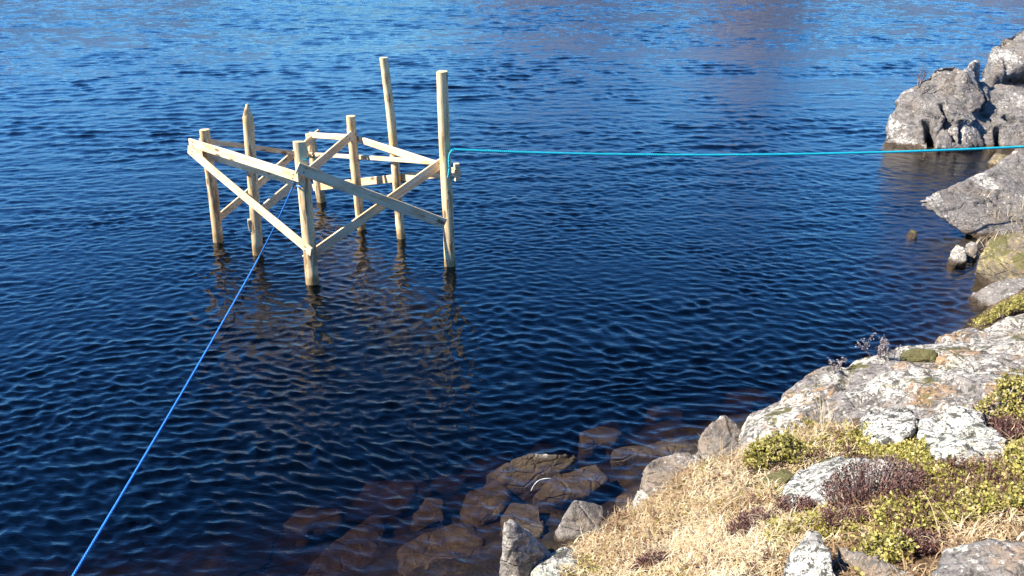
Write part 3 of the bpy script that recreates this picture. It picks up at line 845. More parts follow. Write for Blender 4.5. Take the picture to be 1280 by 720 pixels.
def board(name, p0, p1, h=0.095, th=0.024, face=None, seed=0, over=0.0):
    """sawn board from p0 to p1; face = horizontal direction its broad side looks"""
    p0 = Vector(p0); p1 = Vector(p1)
    x = (p1 - p0).normalized()
    p0 = p0 - x * over; p1 = p1 + x * over
    L = (p1 - p0).length
    if face is None:
        y = Vector((0, 0, 1)).cross(x).normalized()
    else:
        y = Vector(face); y = (y - x * y.dot(x)).normalized()
    z = x.cross(y).normalized()
    if z.z < 0: z = -z
    y = z.cross(x).normalized()
    gk = np.random.default_rng(seed + 900)
    n = 26
    vs, fs = [], []
    bev = 0.004
    prof = [(-.5, -.5 + bev / h), (-.5 + bev / th, -.5), (.5 - bev / th, -.5), (.5, -.5 + bev / h), (.5, .5 - bev / h), (.5 - bev / th, .5), (-.5 + bev / th, .5), (-.5, .5 - bev / h)]
    ph = gk.uniform(0, 6.28, 3)
    for i in range(n):
        s_ = i / (n - 1)
        hh = h * (1 + 0.025 * math.sin(s_ * 9 + ph[0])); bowz = 0.006 * math.sin(s_ * 3.1 + ph[1]); bowy = 0.004 * math.sin(s_ * 4 + ph[2])
        for a, b in prof:
            vs.append(Vector((s_ * L - L / 2, a * th + bowy, b * hh + bowz)))
    k = len(prof)
    for i in range(n - 1):
        for j in range(k):
            j2 = (j + 1) % k
            fs.append((i * k + j, (i + 1) * k + j, (i + 1) * k + j2, i * k + j2))
    fs.append(tuple(range(k))); fs.append(tuple((n - 1) * k + j for j in reversed(range(k))))
    me = D.meshes.new(name)
    me.from_pydata([tuple(v) for v in vs], [], fs)
    me.update()
    me.materials.append(M['board'])
    o = D.objects.new(name, me); COL.objects.link(o)
    c = (p0 + p1) / 2 - frame.location
    mt = Matrix((x, y, z)).transposed().to_4x4()
    mt.translation = c
    o.parent = frame
    o.matrix_local = mt
    if name != 'cleat':
        cw_ = Vector((0, 0, H)) - (p0 + p1) / 2
        sg = 1 if y.dot(cw_) > 0 else -1
        for xe in (-L / 2 + 0.075, L / 2 - 0.075):
            for zo in ((-.22, .22) if h > .07 else (0,)):
                bmn = bmesh.new()
                bmesh.ops.create_cone(bmn, cap_ends=True, segments=10, radius1=0.0065, radius2=0.005, depth=0.006)
                mn = D.meshes.new('nail'); bmn.to_mesh(mn); bmn.free(); mn.materials.append(M['nail'])
                on = D.objects.new('nail', mn); COL.objects.link(on); on.parent = o
                on.location = (xe + gk.uniform(-.012, .012), sg * (th / 2 + 0.004), zo * h)
                on.rotation_euler = (-sg * math.pi / 2, 0, 0)
    return o
nL = Vector((-.69, -.73, 0)); nR = Vector((.35, -.94, 0))
board('rail', W(237, 178, 9.26), W(374, 222, 7.95), 0.092, 0.026, nL, 1)
board('rail', W(245, 189, 9.42), W(376, 230, 8.14), 0.090, 0.024, nL, 2)
board('brace', W(236, 186, 9.21), W(389, 316, 7.94), 0.092, 0.024, nL, 3)
board('brace', W(372, 209, 7.96), W(556, 280, 8.45), 0.105, 0.024, nR, 4)
board('brace', W(381, 324, 8.13), W(558, 200, 8.63), 0.095, 0.024, nR, 5)
board('rail', W(250, 176, 9.35), W(392, 195, 10.8), 0.055, 0.03, None, 6)
board('rail', W(388, 193, 10.78), W(556, 204, 8.64), 0.046, 0.032, None, 7)
board('brace', W(266, 278, 9.36), W(399, 166, 10.92), 0.092, 0.024, None, 8)
board('brace', W(318, 271, 8.97), W(441, 167, 9.72), 0.092, 0.024, None, 9)
board('rail', W(388, 168, 10.86), W(444, 173, 9.72), 0.068, 0.028, None, 10)
board('rail', W(440, 172, 9.88), W(558, 209, 8.80), 0.075, 0.026, None, 11)
board('rail', W(392, 235, 10.98), W(575, 213, 8.72), 0.09, 0.028, None, 12)
bl = W(571, 215, 8.72)
board('cleat', bl + Vector((0, 0, -.09)), bl + Vector((0, 0, .09)), 0.06, 0.05, Vector((1, .3, 0)), 13)
bl = W(316, 281, 8.86)
board('cleat', bl + Vector((-.03, 0, -.06)), bl + Vector((-.03, 0, .06)), 0.05, 0.035, Vector((1, .3, 0)), 14)

# ------------------------------------------------------------------ ropes
def strand_tube(path, R, mat, name, parent=None, lay=0.06, strands=3, r=None):
    """laid rope: three strands twisted round the path"""
    P = [Vector(p) for p in path]
    # resample
    seg = [0]
    for a, b in zip(P, P[1:]): seg.append(seg[-1] + (b - a).length)
    Lt = seg[-1]
    n = max(8, int(Lt / (lay / 8)))
    Pn = np.array(P); s_ = np.linspace(0, Lt, n)
    C = np.stack([np.interp(s_, seg, Pn[:, k]) for k in range(3)], 1)
    if len(P) > 2:
        for _ in range(6):
            C[1:-1] = (C[:-2] + 2 * C[1:-1] + C[2:]) / 4
    T = np.gradient(C, axis=0); T /= np.linalg.norm(T, axis=1)[:, None]
    up = np.array([0, 0, 1.0])
    U = np.cross(T, up); bad = np.linalg.norm(U, axis=1) < 0.05
    U[bad] = np.cross(T[bad], np.array([1.0, 0, 0]))
    U /= np.linalg.norm(U, axis=1)[:, None]
    Vv = np.cross(U, T)
    rr = r or R * 0.56
    m = 6
    vs, fs = [], []
    for k in range(strands):
        ph = 2 * np.pi * (s_ / lay + k / strands)
        cc = C + (U * np.cos(ph)[:, None] + Vv * np.sin(ph)[:, None]) * (R - rr)
        base = len(vs)
        ring = []
        for j in range(m):
            a = 2 * np.pi * j / m
            ring.append(cc + (U * math.cos(a) + Vv * math.sin(a)) * rr)
        ring = np.stack(ring, 1).reshape(-1, 3)
        vs.extend(ring.tolist())
        i = np.arange(n - 1)[:, None] * m; j = np.arange(m)[None]; j2 = (j + 1) % m
        q = np.stack([i + j, i + j2, i + m + j2, i + m + j], -1).reshape(-1, 4) + base
        fs.append(q)
    fs = np.concatenate(fs)
    return mesh_obj(name, vs, fs.tolist(), mat, parent, None if parent is not None else tuple(C[0]))

def arc(a, b, sag, n=40, wob=0):
    a = Vector(a); b = Vector(b)
    return [a.lerp(b, i / n) - Vector((0, 0, sag * 4 * (i / n) * (1 - i / n))) for i in range(n + 1)]
def coil(c, rad, z0, turns, pitch, n=28, a0=0.0):
    return [Vector((c.x + rad * math.cos(a0 + 2 * math.pi * i / n), c.y + rad * math.sin(a0 + 2 * math.pi * i / n), z0 + pitch * i / n)) for i in range(int(turns * n) + 1)]

B2 = at(*BASE[2][0]); B3 = at(*BASE[3][0]); B4 = at(*BASE[4][0])
top3 = W(372, 226, 8.12)
pA = W(369, 227, 8.16); pB = Vector((B2.x + .07, B2.y - .03, .05))
pC = W(88, 722, 3.50); pD = pC + (pC - pB) * 0.13
mid = W(324, 321, 8.72)
r1 = empty('rope', pA)
tag(r1, 'blue rope running from the front post down across the water to the shore', 'rope')
strand_tube(arc(pA, mid, 0.02, 20) + arc(mid, pD, 0.03, 60)[1:], 0.0086, M['rope_blue'], 'line', r1)
strand_tube(coil(Vector((B3.x, B3.y, 0)), 0.068, pA.z - .01, 0.45, 0.02, a0=1.9), 0.008, M['rope_blue'], 'knot', r1, lay=0.05)
k3 = W(378, 199, 7.99)
strand_tube(coil(Vector((B3.x, B3.y, 0)), 0.070, k3.z - .01, 0.3, 0.02, a0=-1.2), 0.007, M['rope_cyan'], 'lashing', frame, lay=0.05)

q0 = W(567, 187, 8.46); q1 = W(880, 194, 8.9); q2 = W(1285, 183, 9.6); q3 = W(1430, 172, 10.0)
def quad(p0, p1, p2, u):
    return p0 * ((1 - u) * (1 - 2 * u)) + p1 * (4 * u * (1 - u)) + p2 * (u * (2 * u - 1))
# sag by a parabola through the three seen points, carried on to the bank at the right
pm = W(925, 193.6, 8.98)
path = [quad(q0, pm, q2, i / 60) for i in range(61)] + [q2.lerp(q3, i / 10) for i in range(1, 11)]
r2 = empty('rope', q0)
tag(r2, 'turquoise rope stretched level from the tall end post to the rocks', 'rope')
strand_tube(path, 0.0145, M['rope_cyan'], 'line', r2)
strand_tube(coil(Vector((B4.x - .005, B4.y, 0)), 0.066, q0.z - .01, 0.4, 0.02, a0=-0.9), 0.009, M['rope_cyan'], 'knot', r2, lay=0.05)
tail = [W(566, 187, 8.44), W(562, 192, 8.43), W(561, 200, 8.43), W(562, 210, 8.43), W(560, 222, 8.43)]
strand_tube(tail, 0.010, M['rope_cyan'], 'tail', r2, lay=0.05)

# ------------------------------------------------------------------ vegetation
bvhs = []
for o in ROCKS:
    me = o.data
    vv = [o.location + v.co for v in me.vertices]
    bvhs.append((BVHTree.FromPolygons(vv, [tuple(p.vertices) for p in me.polygons]),
                 min(v.x for v in vv), max(v.x for v in vv), min(v.y for v in vv), max(v.y for v in vv)))
DOWN = Vector((0, 0, -1))
def rock_top(x, y):
    z = -9
    for b, x0, x1, y0, y1 in bvhs:
        if x0 <= x <= x1 and y0 <= y <= y1:
            h = b.ray_cast(Vector((x, y, 6)), DOWN)
            if h[0] is not None and h[0].z > z: z = h[0].z
    return z

def inside(poly, x, y):
    r = False
    j = len(poly) - 1
    for i in range(len(poly)):
        xi, yi = poly[i]; xj, yj = poly[j]
        if (yi > y) != (yj > y) and x < (xj - xi) * (y - yi) / (yj - yi) + xi: r = not r
        j = i
    return r

def scatter(poly, n, on_rock=0.02, seed=0, density=None, zmin=0.05):
    """n spots on the bank inside an area outlined on the photo"""
    g = np.random.default_rng(seed)
    cs = [at(px, py, 0.6) for px, py in poly]
    x0 = min(c.x for c in cs) - .4; x1 = max(c.x for c in cs) + .4; y0 = min(c.y for c in cs) - .5; y1 = max(c.y for c in cs) + .5
    out = []
    tries = 0
    while len(out) < n and tries < n * 14:
        tries += 1
        x = g.uniform(x0, x1); y = g.uniform(y0, y1)
        z = float(gz(x, y))
        if z < zmin: continue
        px, py = project(x, y, z)
        if not inside(poly, px, py): continue
        if density is not None and g.random() > density(px, py, x, y): continue
        rt = rock_top(x, y)
        if rt > z + on_rock: continue
        out.append((x, y, max(z, rt)))
    return np.array(out) if out else np.zeros((0, 3))

def blades(P, length, width, name, mat, seed=0, curl=1.0, lean=0.6, segs=4, vary=(0.5, 0.22), up=0.6):
    """grass blades: curved tapering strips, one mesh"""
    g = np.random.default_rng(seed)
    n = len(P)
    L = length * g.uniform(0.5, 1.3, n)
    az = g.uniform(0, 6.283, n)
    az2 = az + g.normal(0, 0.9, n)
    dirh = np.c_[np.cos(az), np.sin(az)]
    dirh2 = np.c_[np.cos(az2), np.sin(az2)]
    tilt = np.clip(g.normal(lean, 0.35, n), 0.0, 1.45)
    bendv = g.uniform(0.3, 1.5, n) * curl
    wv = width * g.uniform(0.7, 1.3, n)
    pos = P.copy()
    V = np.zeros((n, segs + 1, 2, 3))
    for s in range(segs + 1):
        f = s / segs
        ang = tilt + bendv * f
        w = wv * (1 - f * 0.85)
        side = np.c_[-dirh[:, 1], dirh[:, 0], np.zeros(n)]
        V[:, s, 0] = pos + side * w[:, None] / 2
        V[:, s, 1] = pos - side * w[:, None] / 2
        dh = dirh * (1 - f) + dirh2 * f
        step_ = np.c_[dh * np.sin(ang)[:, None], np.cos(ang) * up + 0.02] * (L / segs)[:, None]
        pos = pos + step_
    V = V.reshape(-1, 3)
    b = np.arange(n)[:, None] * (2 * (segs + 1)) + np.arange(segs)[None] * 2
    q = np.stack([b, b + 1, b + 3, b + 2], -1).reshape(-1, 4)
    cl = np.clip(g.normal(vary[0], vary[1], n), 0, 1)
    cl = np.repeat(cl, 2 * (segs + 1))
    return V, q, cl

def shoots(P, height, name, seed=0, leaves=12, leaf=0.012, spread=0.5, vary=(0.55, 0.2), stemw=0.0025, droop=0.3, aspect=0.42):
    """small leafy shoots: a bent stem with leaves set round it"""
    g = np.random.default_rng(seed)
    n = len(P)
    Hh = height * g.uniform(0.55, 1.3, n)
    az = g.uniform(0, 6.283, n)
    tilt = np.abs(g.normal(0, spread, n))
    d = np.c_[np.cos(az) * np.sin(tilt), np.sin(az) * np.sin(tilt), np.cos(tilt)]
    k = leaves
    f = (np.arange(k)[None] + g.uniform(0, 1, (n, k))) / k
    base = P[:, None] + d[:, None] * (Hh[:, None] * (0.25 + 0.75 * f))[..., None]
    la = g.uniform(0, 6.283, (n, k)); le = g.uniform(-0.2, 1.1, (n, k))
    ld = np.stack([np.cos(la) * np.cos(le), np.sin(la) * np.cos(le), np.sin(le)], -1)
    ls = leaf * g.uniform(0.6, 1.35, (n, k))
    rnd = g.normal(0, 1, (n, k, 3))
    sd = np.cross(ld, rnd); sd /= np.linalg.norm(sd, axis=-1, keepdims=True)
    tip = base + ld * ls[..., None]
    mid_ = base + ld * (ls * 0.5)[..., None]
    w = (ls * aspect)[..., None]
    V = np.stack([base, mid_ + sd * w, tip, mid_ - sd * w], 2).reshape(-1, 3)
    q = np.arange(n * k * 4).reshape(-1, 4)
    c0 = np.clip(g.normal(vary[0], vary[1], n), 0, 1)
    c = np.clip(c0[:, None] + g.normal(0, 0.10, (n, k)), 0, 1)
    cl = np.repeat(c.ravel(), 4)
    # stems
    side = np.c_[-d[:, 1], d[:, 0], np.zeros(n)] + 1e-4
    side /= np.linalg.norm(side, axis=1)[:, None]
    tipS = P + d * Hh[:, None]
    SV = np.stack([P + side * stemw, P - side * stemw, tipS - side * stemw * .4, tipS + side * stemw * .4], 1).reshape(-1, 3)
    Sq = np.arange(n * 4).reshape(-1, 4)
    return (V, q, cl), (SV, Sq, np.repeat(g.uniform(0, 0.6, n), 4))

def put(name, data, mat, parent=None, origin=None):
    V, q, c = data
    o = fast_mesh(name, V - (np.array(origin) if origin is not None else 0), q, mat, c)
    if parent is not None: o.parent = parent
    elif origin is not None: o.location = origin
    return o
def join(*ds):
    off = 0; Vs, qs, cs = [], [], []
    for V, q, c in ds:
        Vs.append(V); qs.append(q + off); cs.append(c); off += len(V)
    return np.concatenate(Vs), np.concatenate(qs), np.concatenate(cs)

# straw sedge mat over the lower bank
straw_poly = [(700, 735), (722, 690), (752, 668), (782, 640), (812, 618), (840, 598), (880, 584), (930, 575), (960, 556), (1010, 545), (1062, 540), (1078, 556), (1060, 575), (1000, 588), (990, 640), (1010, 665), (985, 700), (970, 730)]
def tussocks(poly, ncl, per, length, width, seed, rad=0.035, vary=(0.6, 0.2), **kw):
    """little cushions of curled sedge: blades spring outward from many centres"""
    g = np.random.default_rng(seed)
    C_ = scatter(poly, ncl, seed=seed, density=lambda px, py, x, y: 0.12 + (vnoise(np.array([[x * 5.5, y * 5.5, 2]]), 19)[0] + 0.5 * vnoise(np.array([[x * 14, y * 14, 2]]), 20)[0] > -0.42))
    lift = g.uniform(0, 0.035, len(C_))
    i = np.repeat(np.arange(len(C_)), per)
    off = g.normal(0, rad, (len(i), 2))
    P_ = np.c_[C_[i, 0] + off[:, 0], C_[i, 1] + off[:, 1], C_[i, 2] + lift[i] * np.exp(-(off ** 2).sum(1) / (rad * rad * 2)) - 0.004]
    V, q, c = blades(P_, length, width, 's', None, seed + 1, **kw)
    tone = np.clip(g.normal(vary[0], vary[1], len(C_)), 0, 1)
    patch = 0.34 * vnoise(C_ * np.array([3.4, 3.4, 0]) + 4, 15)
    kx = len(c) // len(i)
    c = np.clip(np.repeat(tone[i] + patch[i] + g.normal(0, 0.16, len(i)), kx), 0, 1)
    return V, q, c
d1 = tussocks(straw_poly, 1400, 21, 0.075, 0.0056, 12, 0.036, (0.66, 0.2), curl=1.7, lean=0.85, segs=4, up=0.8)
o = put('dry_grass', d1, M['straw']); tag(o, kind='stuff')
bank_poly = [(1000, 660), (1060, 625), (1140, 600), (1290, 560), (1290, 500), (1240, 470), (1290, 440), (1290, 760), (950, 760), (985, 700)]
d2 = tussocks(bank_poly, 560, 16, 0.07, 0.0065, 14, 0.035, (0.45, 0.2), curl=1.8, lean=0.85, segs=3, up=0.75)
o = put('dry_grass', d2, M['straw']); tag(o, kind='stuff')

# the bank runs on to the right of the view and below it
on_poly = [(1288, 470), (1330, 330), (1750, 300), (2300, 900), (1900, 1500), (700, 1500), (760, 740), (1288, 740)]
d3 = tussocks(on_poly, 2600, 9, 0.08, 0.0075, 114, 0.05, (0.5, 0.22), curl=1.6, lean=0.8, segs=3, up=0.8)
o = put('dry_grass', d3, M['straw']); tag(o, kind='stuff')
gp = scatter(on_poly, 4200, seed=121, density=lambda px, py, x, y: 0.15 + 0.9 * (vnoise(np.array([[x * 2.5, y * 2.5, 0]]), 3)[0] > 0.05))
lv, st = shoots(gp, 0.065, 'g', 122, 10, 0.017, 0.6, (0.55, 0.25))
o = put('crowberry_mat', join(lv, st), M['green']); tag(o, kind='stuff')
# yellow-green crowberry mat
green_poly = [(1130, 585), (1150, 570), (1200, 592), (1240, 590), (1290, 555), (1290, 680), (1180, 680), (1150, 690), (1105, 672), (1095, 650), (1130, 620)]
gp = scatter(green_poly, 3600, seed=21, density=lambda px, py, x, y: 0.25 + 0.9 * (vnoise(np.array([[x * 7, y * 7, 0]]), 3)[0] > -0.15))
lv, st = shoots(gp, 0.06, 'g', 22, 13, 0.0145, 0.6, (0.55, 0.25))
o = put('crowberry_mat', join(lv, st), M['green']); tag(o, kind='stuff')
g2 = [(1000, 655), (1030, 640), (1090, 660), (1100, 690), (1060, 690), (1010, 665), (960, 690), (950, 660)]
gp = scatter(g2, 1500, seed=23, density=lambda px, py, x, y: 0.2 + 0.9 * (vnoise(np.array([[x * 8, y * 8, 0]]), 5)[0] > 0.0))
lv, st = shoots(gp, 0.05, 'g', 24, 12, 0.013, 0.55, (0.58, 0.2))
o = put('crowberry_mat', join(lv, st), M['green']); tag(o, kind='stuff')
g3 = [(1060, 545), (1100, 548), (1145, 560), (1160, 585), (1130, 590), (1080, 570)]
gp = scatter(g3, 900, seed=25, on_rock=0.06)
lv, st = shoots(gp, 0.05, 'g', 26, 12, 0.014, 0.5, (0.66, 0.2))
o = put('crowberry_mat', join(lv, st), M['green']); tag(o, kind='stuff')
g4 = [(960, 556), (1010, 540), (1065, 535), (1075, 555), (1050, 568), (990, 575)]
gp = scatter(g4, 700, seed=27, on_rock=0.06, density=lambda px, py, x, y: 0.2 + 0.9 * (vnoise(np.array([[x * 9, y * 9, 0]]), 6)[0] > 0.0))
lv, st = shoots(gp, 0.045, 'g', 28, 11, 0.012, 0.55, (0.62, 0.22))
o = put('crowberry_mat', join(lv, st), M['green']); tag(o, kind='stuff')

hp = scatter(green_poly, 560, seed=31, density=lambda px, py, x, y: 0.12 + 0.9 * (vnoise(np.array([[x * 6 + 9, y * 6, 0]]), 8)[0] > 0.15))
lv, st = shoots(hp, 0.085, 'h', 32, 22, 0.011, 0.45, (0.6, 0.25), aspect=0.25)
o = put('heather_mat', join(lv, st), M['heather']); tag(o, kind='stuff')
hp = scatter(straw_poly, 380, seed=33, density=lambda px, py, x, y: 0.02 + 0.9 * (vnoise(np.array([[x * 5 + 3, y * 5, 0]]), 9)[0] > 0.35))
lv, st = shoots(hp, 0.07, 'h', 34, 22, 0.011, 0.5, (0.75, 0.2), aspect=0.25)
o = put('heather_mat', join(lv, st), M['heather']); tag(o, kind='stuff')
gp = scatter(straw_poly, 420, seed=35, density=lambda px, py, x, y: 0.9 * (vnoise(np.array([[x * 4.5 + 1, y * 4.5, 0]]), 10)[0] > 0.2))
lv, st = shoots(gp, 0.05, 'g', 36, 12, 0.012, 0.6, (0.75, 0.2))
o = put('crowberry_mat', join(lv, st), M['green']); tag(o, kind='stuff')

def ground_at(px, py, z0=0.6):
    z = z0
    for _ in range(12):
        p = at(px, py, z)
        z = max(float(gz(p.x, p.y)), rock_top(p.x, p.y))
    p = at(px, py, z)
    return Vector((p.x, p.y, z))

def shrub(name, px, py, rx, ry, hgt, n, label, mat, seed, kind='green', cat='shrub', group=None):
    c = ground_at(px, py)
    g = np.random.default_rng(seed)
    a = g.uniform(0, 6.283, n); r = np.sqrt(g.uniform(0, 1, n))
    r *= 1 + 0.22 * np.sin(3 * a + seed) + 0.12 * np.sin(5 * a)
    x = c.x + rx * r * np.cos(a); y = c.y + ry * r * np.sin(a)
    dome = np.clip(1 - (r / 1.25) ** 2, 0.05, 1)
    z0 = np.maximum(gz(x, y), np.array([rock_top(u, v) for u, v in zip(x, y)]))
    z0 = np.clip(z0, c.z - .12, c.z + .1)
    root = empty(name, c); tag(root, label, cat, group)
    if kind == 'green':
        zb = z0 + hgt * dome * g.uniform(0.25, 0.85, n)
        lv, st = shoots(np.c_[x, y, zb], 0.055, 'x', seed + 1, 13, 0.0145, 0.7, (0.6, 0.2))
        # woody stems from the root outward
        m = 60
        i = g.choice(n, m)
        b = np.c_[c.x + (x[i] - c.x) * .3, c.y + (y[i] - c.y) * .3, z0[i] - .01]
        t_ = np.c_[x[i], y[i], zb[i]]
        sd = np.array([0.003, 0, 0])
        SV = np.stack([b - sd, b + sd, t_ + sd * .5, t_ - sd * .5], 1).reshape(-1, 3)
        stems = (SV, np.arange(m * 4).reshape(-1, 4), np.zeros(m * 4) + .2)
        put('foliage', lv, mat, root, c)
        put('stems', join(st, stems), M['twig'], root, c)
    else:
        Hh = hgt * (0.55 + 0.6 * dome)
        P_ = np.c_[x, y, z0 - 0.01]
        az = np.arctan2(y - c.y, x - c.x) + g.normal(0, 0.5, n)
        tilt = 0.12 + 0.5 * r / 1.2 + np.abs(g.normal(0, 0.15, n))
        d = np.c_[np.cos(az) * np.sin(tilt), np.sin(az) * np.sin(tilt), np.cos(tilt)]
        k = 26
        f = (np.arange(k)[None] + g.uniform(0, 1, (n, k))) / k
        f = 0.2 + 0.8 * f
        base = P_[:, None] + d[:, None] * (Hh[:, None] * f)[..., None] + g.normal(0, 0.006, (n, k, 3))
        la = g.uniform(0, 6.283, (n, k))
        ld = np.stack([np.cos(la) * .8, np.sin(la) * .8, np.full((n, k), .6)], -1) + d[:, None] * 0.5
        ld /= np.linalg.norm(ld, axis=-1, keepdims=True)
        ls = 0.013 * g.uniform(0.6, 1.4, (n, k))
        sd = np.cross(ld, g.normal(0, 1, (n, k, 3))); sd /= np.linalg.norm(sd, axis=-1, keepdims=True)
        w = (ls * 0.22)[..., None]
        mid_ = base + ld * (ls * .5)[..., None]
        V = np.stack([base, mid_ + sd * w, base + ld * ls[..., None], mid_ - sd * w], 2).reshape(-1, 3)
        cl = np.clip(g.normal(.5, .2, n)[:, None] + g.normal(0, .12, (n, k)) + 0.15 * (f - .5), 0, 1)
        put('foliage', (V, np.arange(n * k * 4).reshape(-1, 4), np.repeat(cl.ravel(), 4)), mat, root, c)
        side = np.c_[-d[:, 1], d[:, 0], np.zeros(n)]; side /= np.linalg.norm(side, axis=1)[:, None]
        t_ = P_ + d * Hh[:, None]
        SV = np.stack([P_ + side * .002, P_ - side * .002, t_ - side * .0008, t_ + side * .0008], 1).reshape(-1, 3)
        put('stems', (SV, np.arange(n * 4).reshape(-1, 4), np.repeat(g.uniform(0, .5, n), 4)), M['twig'], root, c)
    return root

shrub('crowberry_shrub', 962, 580, .145, .12, .15, 420, 'round yellow green shrub above the dark mossy stone', M['green'], 41)
shrub('crowberry_shrub', 1262, 395, .22, .2, .16, 420, 'yellow green shrub on the slab beside the lake under the low flat rock', M['green'], 42)
shrub('crowberry_shrub', 1276, 500, .17, .16, .13, 330, 'pale green shrub at the right edge above the whitish boulder', M['green'], 43)
shrub('crowberry_shrub', 1100, 700, .10, .08, .07, 170, 'small yellow green tuft in front of the split rock', M['green'], 44)
shrub('heather_bush', 1088, 630, .125, .085, .20, 260, 'large dark purple heather bush in front of the flat pale rock', M['heather'], 51, 'heather', 'heather bush')
shrub('heather_bush', 940, 668, .085, .075, .10, 170, 'reddish brown heather tuft standing in the straw', M['heather'], 52, 'heather', 'heather bush')
shrub('heather_bush', 992, 645, .06, .05, .09, 90, 'small purple heather sprig between the straw and the flat pale rock', M['heather'], 53, 'heather', 'heather bush')
shrub('heather_bush', 1150, 690, .09, .07, .07, 130, 'low brown heather between the split rock and the flat topped corner rock', M['heather'], 54, 'heather', 'heather bush')
shrub('heather_bush', 1262, 548, .12, .10, .10, 200, 'reddish heather beside the whitish boulder at the right edge', M['heather'], 55, 'heather', 'heather bush')
shrub('heather_bush', 820, 712, .10, .06, .07, 150, 'brown withered heather low in the straw near the pale stone', M['heather'], 56, 'heather', 'heather bush')
shrub('heather_bush', 1050, 660, .07, .05, .09, 70, 'thin heather patch at the left foot of the large purple bush', M['heather'], 57, 'heather', 'heather bush')

def twiggy(px, py, hgt, nst, label, seed, leafy=True, z0=0.5, lean=(0, 0), cat='plant', c=None, thick=.0045):
    """bare little upland plant: forked thin stems"""
    c = c or ground_at(px, py, z0)
    g = np.random.default_rng(seed)
    root = empty('twiggy_plant', c); tag(root, label, cat)
    vs, fs, tips = [], [], []
    def limb(p, d, L, r, depth):
        nonlocal vs, fs
        q = p + d * L
        a = d.orthogonal().normalized(); b = d.cross(a)
        k = len(vs)
        for (cc, rr) in ((p, r), (q, r * .6)):
            for j in range(4):
                an = math.pi / 2 * j
                vs.append(cc + a * (rr * math.cos(an)) + b * (rr * math.sin(an)))
        for j in range(4): fs.append((k + j, k + (j + 1) % 4, k + 4 + (j + 1) % 4, k + 4 + j))
        tips.append(q); tips.append(p.lerp(q, .6))
        if depth > 0:
            for _ in range(int(g.integers(2, 4))):
                nd = (d + Vector(g.normal(0, .42, 3).tolist()) + Vector((0, 0, .12))).normalized()
                limb(p.lerp(q, g.uniform(.55, 1)), nd, L * g.uniform(.45, .8), r * .65, depth - 1)
    for i in range(nst):
        d = Vector((lean[0] + g.normal(0, .4), lean[1] + g.normal(0, .3), 1)).normalized()
        limb(c + Vector((g.normal(0, .012), g.normal(0, .012), -.01)), d, hgt * g.uniform(.35, .6), thick, 2)
    o = mesh_obj('stems', vs, fs, M['twig'], root, c)
    if leafy:
        T = np.array([tuple(t) for t in tips])
        T = np.repeat(T, 4, axis=0) + g.normal(0, .010, (len(T) * 4, 3))
        n = len(T)
        ld = g.normal(0, 1, (n, 3)); ld /= np.linalg.norm(ld, axis=1)[:, None]
        sd = np.cross(ld, g.normal(0, 1, (n, 3))); sd /= np.linalg.norm(sd, axis=1)[:, None]
        s_ = 0.014
        V = np.stack([T, T + ld * s_ * .5 + sd * s_ * .25, T + ld * s_, T + ld * s_ * .5 - sd * s_ * .25], 1).reshape(-1, 3)
        put('leaves', (V, np.arange(n * 4).reshape(-1, 4), np.repeat(np.clip(g.normal(.6, .2, n), 0, 1), 4)), M['twig'], root, c)
twiggy(1096, 450, .20, 6, 'grey leafless bushlet on the lip of the lichen slab beside the water', 61)
twiggy(1044, 464, .11, 2, 'tiny twig sprouting from the slab left of the grey bushlet', 62)
twiggy(1144, 112, .42, 3, 'bare whitish twig growing on the shoulder of the far outcrop', 63, False, 1.0, (-.15, 0), c=W(1149, 109, 14.6), thick=.011)

# long bleached straws: tufts hanging over the stones
def tuft(px, py, n, length, label, seed, az0, spread, lean=1.0, wide=.03, bw=.005):
    c = ground_at(px, py)
    g = np.random.default_rng(seed)
    root = None
    if label: root = empty('grass_tuft', c); tag(root, label, 'grass tuft')
    P_ = np.array(c) + np.c_[g.normal(0, wide, (n, 2)), np.zeros(n)]
    P_[:, 2] = [max(float(gz(u, v)), rock_top(u, v)) for u, v in P_[:, :2]]
    segs = 7
    L = length * g.uniform(.5, 1.2, n); az = az0 + g.normal(0, spread, n)
    ti = np.clip(g.normal(lean * .5, .2, n), 0.05, 1.2); be = g.uniform(.4, 1.2, n) * lean
    pos = P_.copy(); V = np.zeros((n, segs + 1, 2, 3))
    dh = np.c_[np.cos(az), np.sin(az)]
    side = np.c_[-dh[:, 1], dh[:, 0], np.zeros(n)]
    for s in range(segs + 1):
        f = s / segs
        w = bw * (1 - .8 * f)
        V[:, s, 0] = pos + side * w / 2; V[:, s, 1] = pos - side * w / 2
        an = ti + be * f
        pos = pos + np.c_[dh * np.sin(an)[:, None], np.cos(an)] * (L / segs)[:, None]
    b = np.arange(n)[:, None] * (2 * (segs + 1)) + np.arange(segs)[None] * 2
    q = np.stack([b, b + 1, b + 3, b + 2], -1).reshape(-1, 4)
    o = put('blades' if root else 'dry_grass', (V.reshape(-1, 3), q, np.repeat(np.clip(g.normal(.75, .15, n), 0, 1), 2 * (segs + 1))), M['straw'], root, c)
    if root is None: tag(o, kind='stuff')
tuft(905, 580, 26, .20, 'long bleached straws in front of the wedge shaped boulder', 71, 2.6, .8)
tuft(845, 622, 22, .20, 'long straws reaching over the water beside the flat topped block', 72, 3.0, .6)
tuft(1030, 535, 40, .22, 'arching straw tuft at the foot of the broad lichen slab', 73, 2.9, 1.0)
tuft(830, 700, 26, .16, 'pale silvery straw tuft low on the bank above the pale stone', 74, 4.2, 1.0)
tuft(930, 622, 18, .24, 'flattened straws lying below the dark mossy stone', 75, 3.3, .5, 1.9)
tuft(1190, 676, 14, .20, 'few long straws lying over the corner rock', 76, .6, .5, 1.7)
tuft(1262, 322, 170, .16, None, 77, 4.2, 1.5, 0.9, .19, .008)
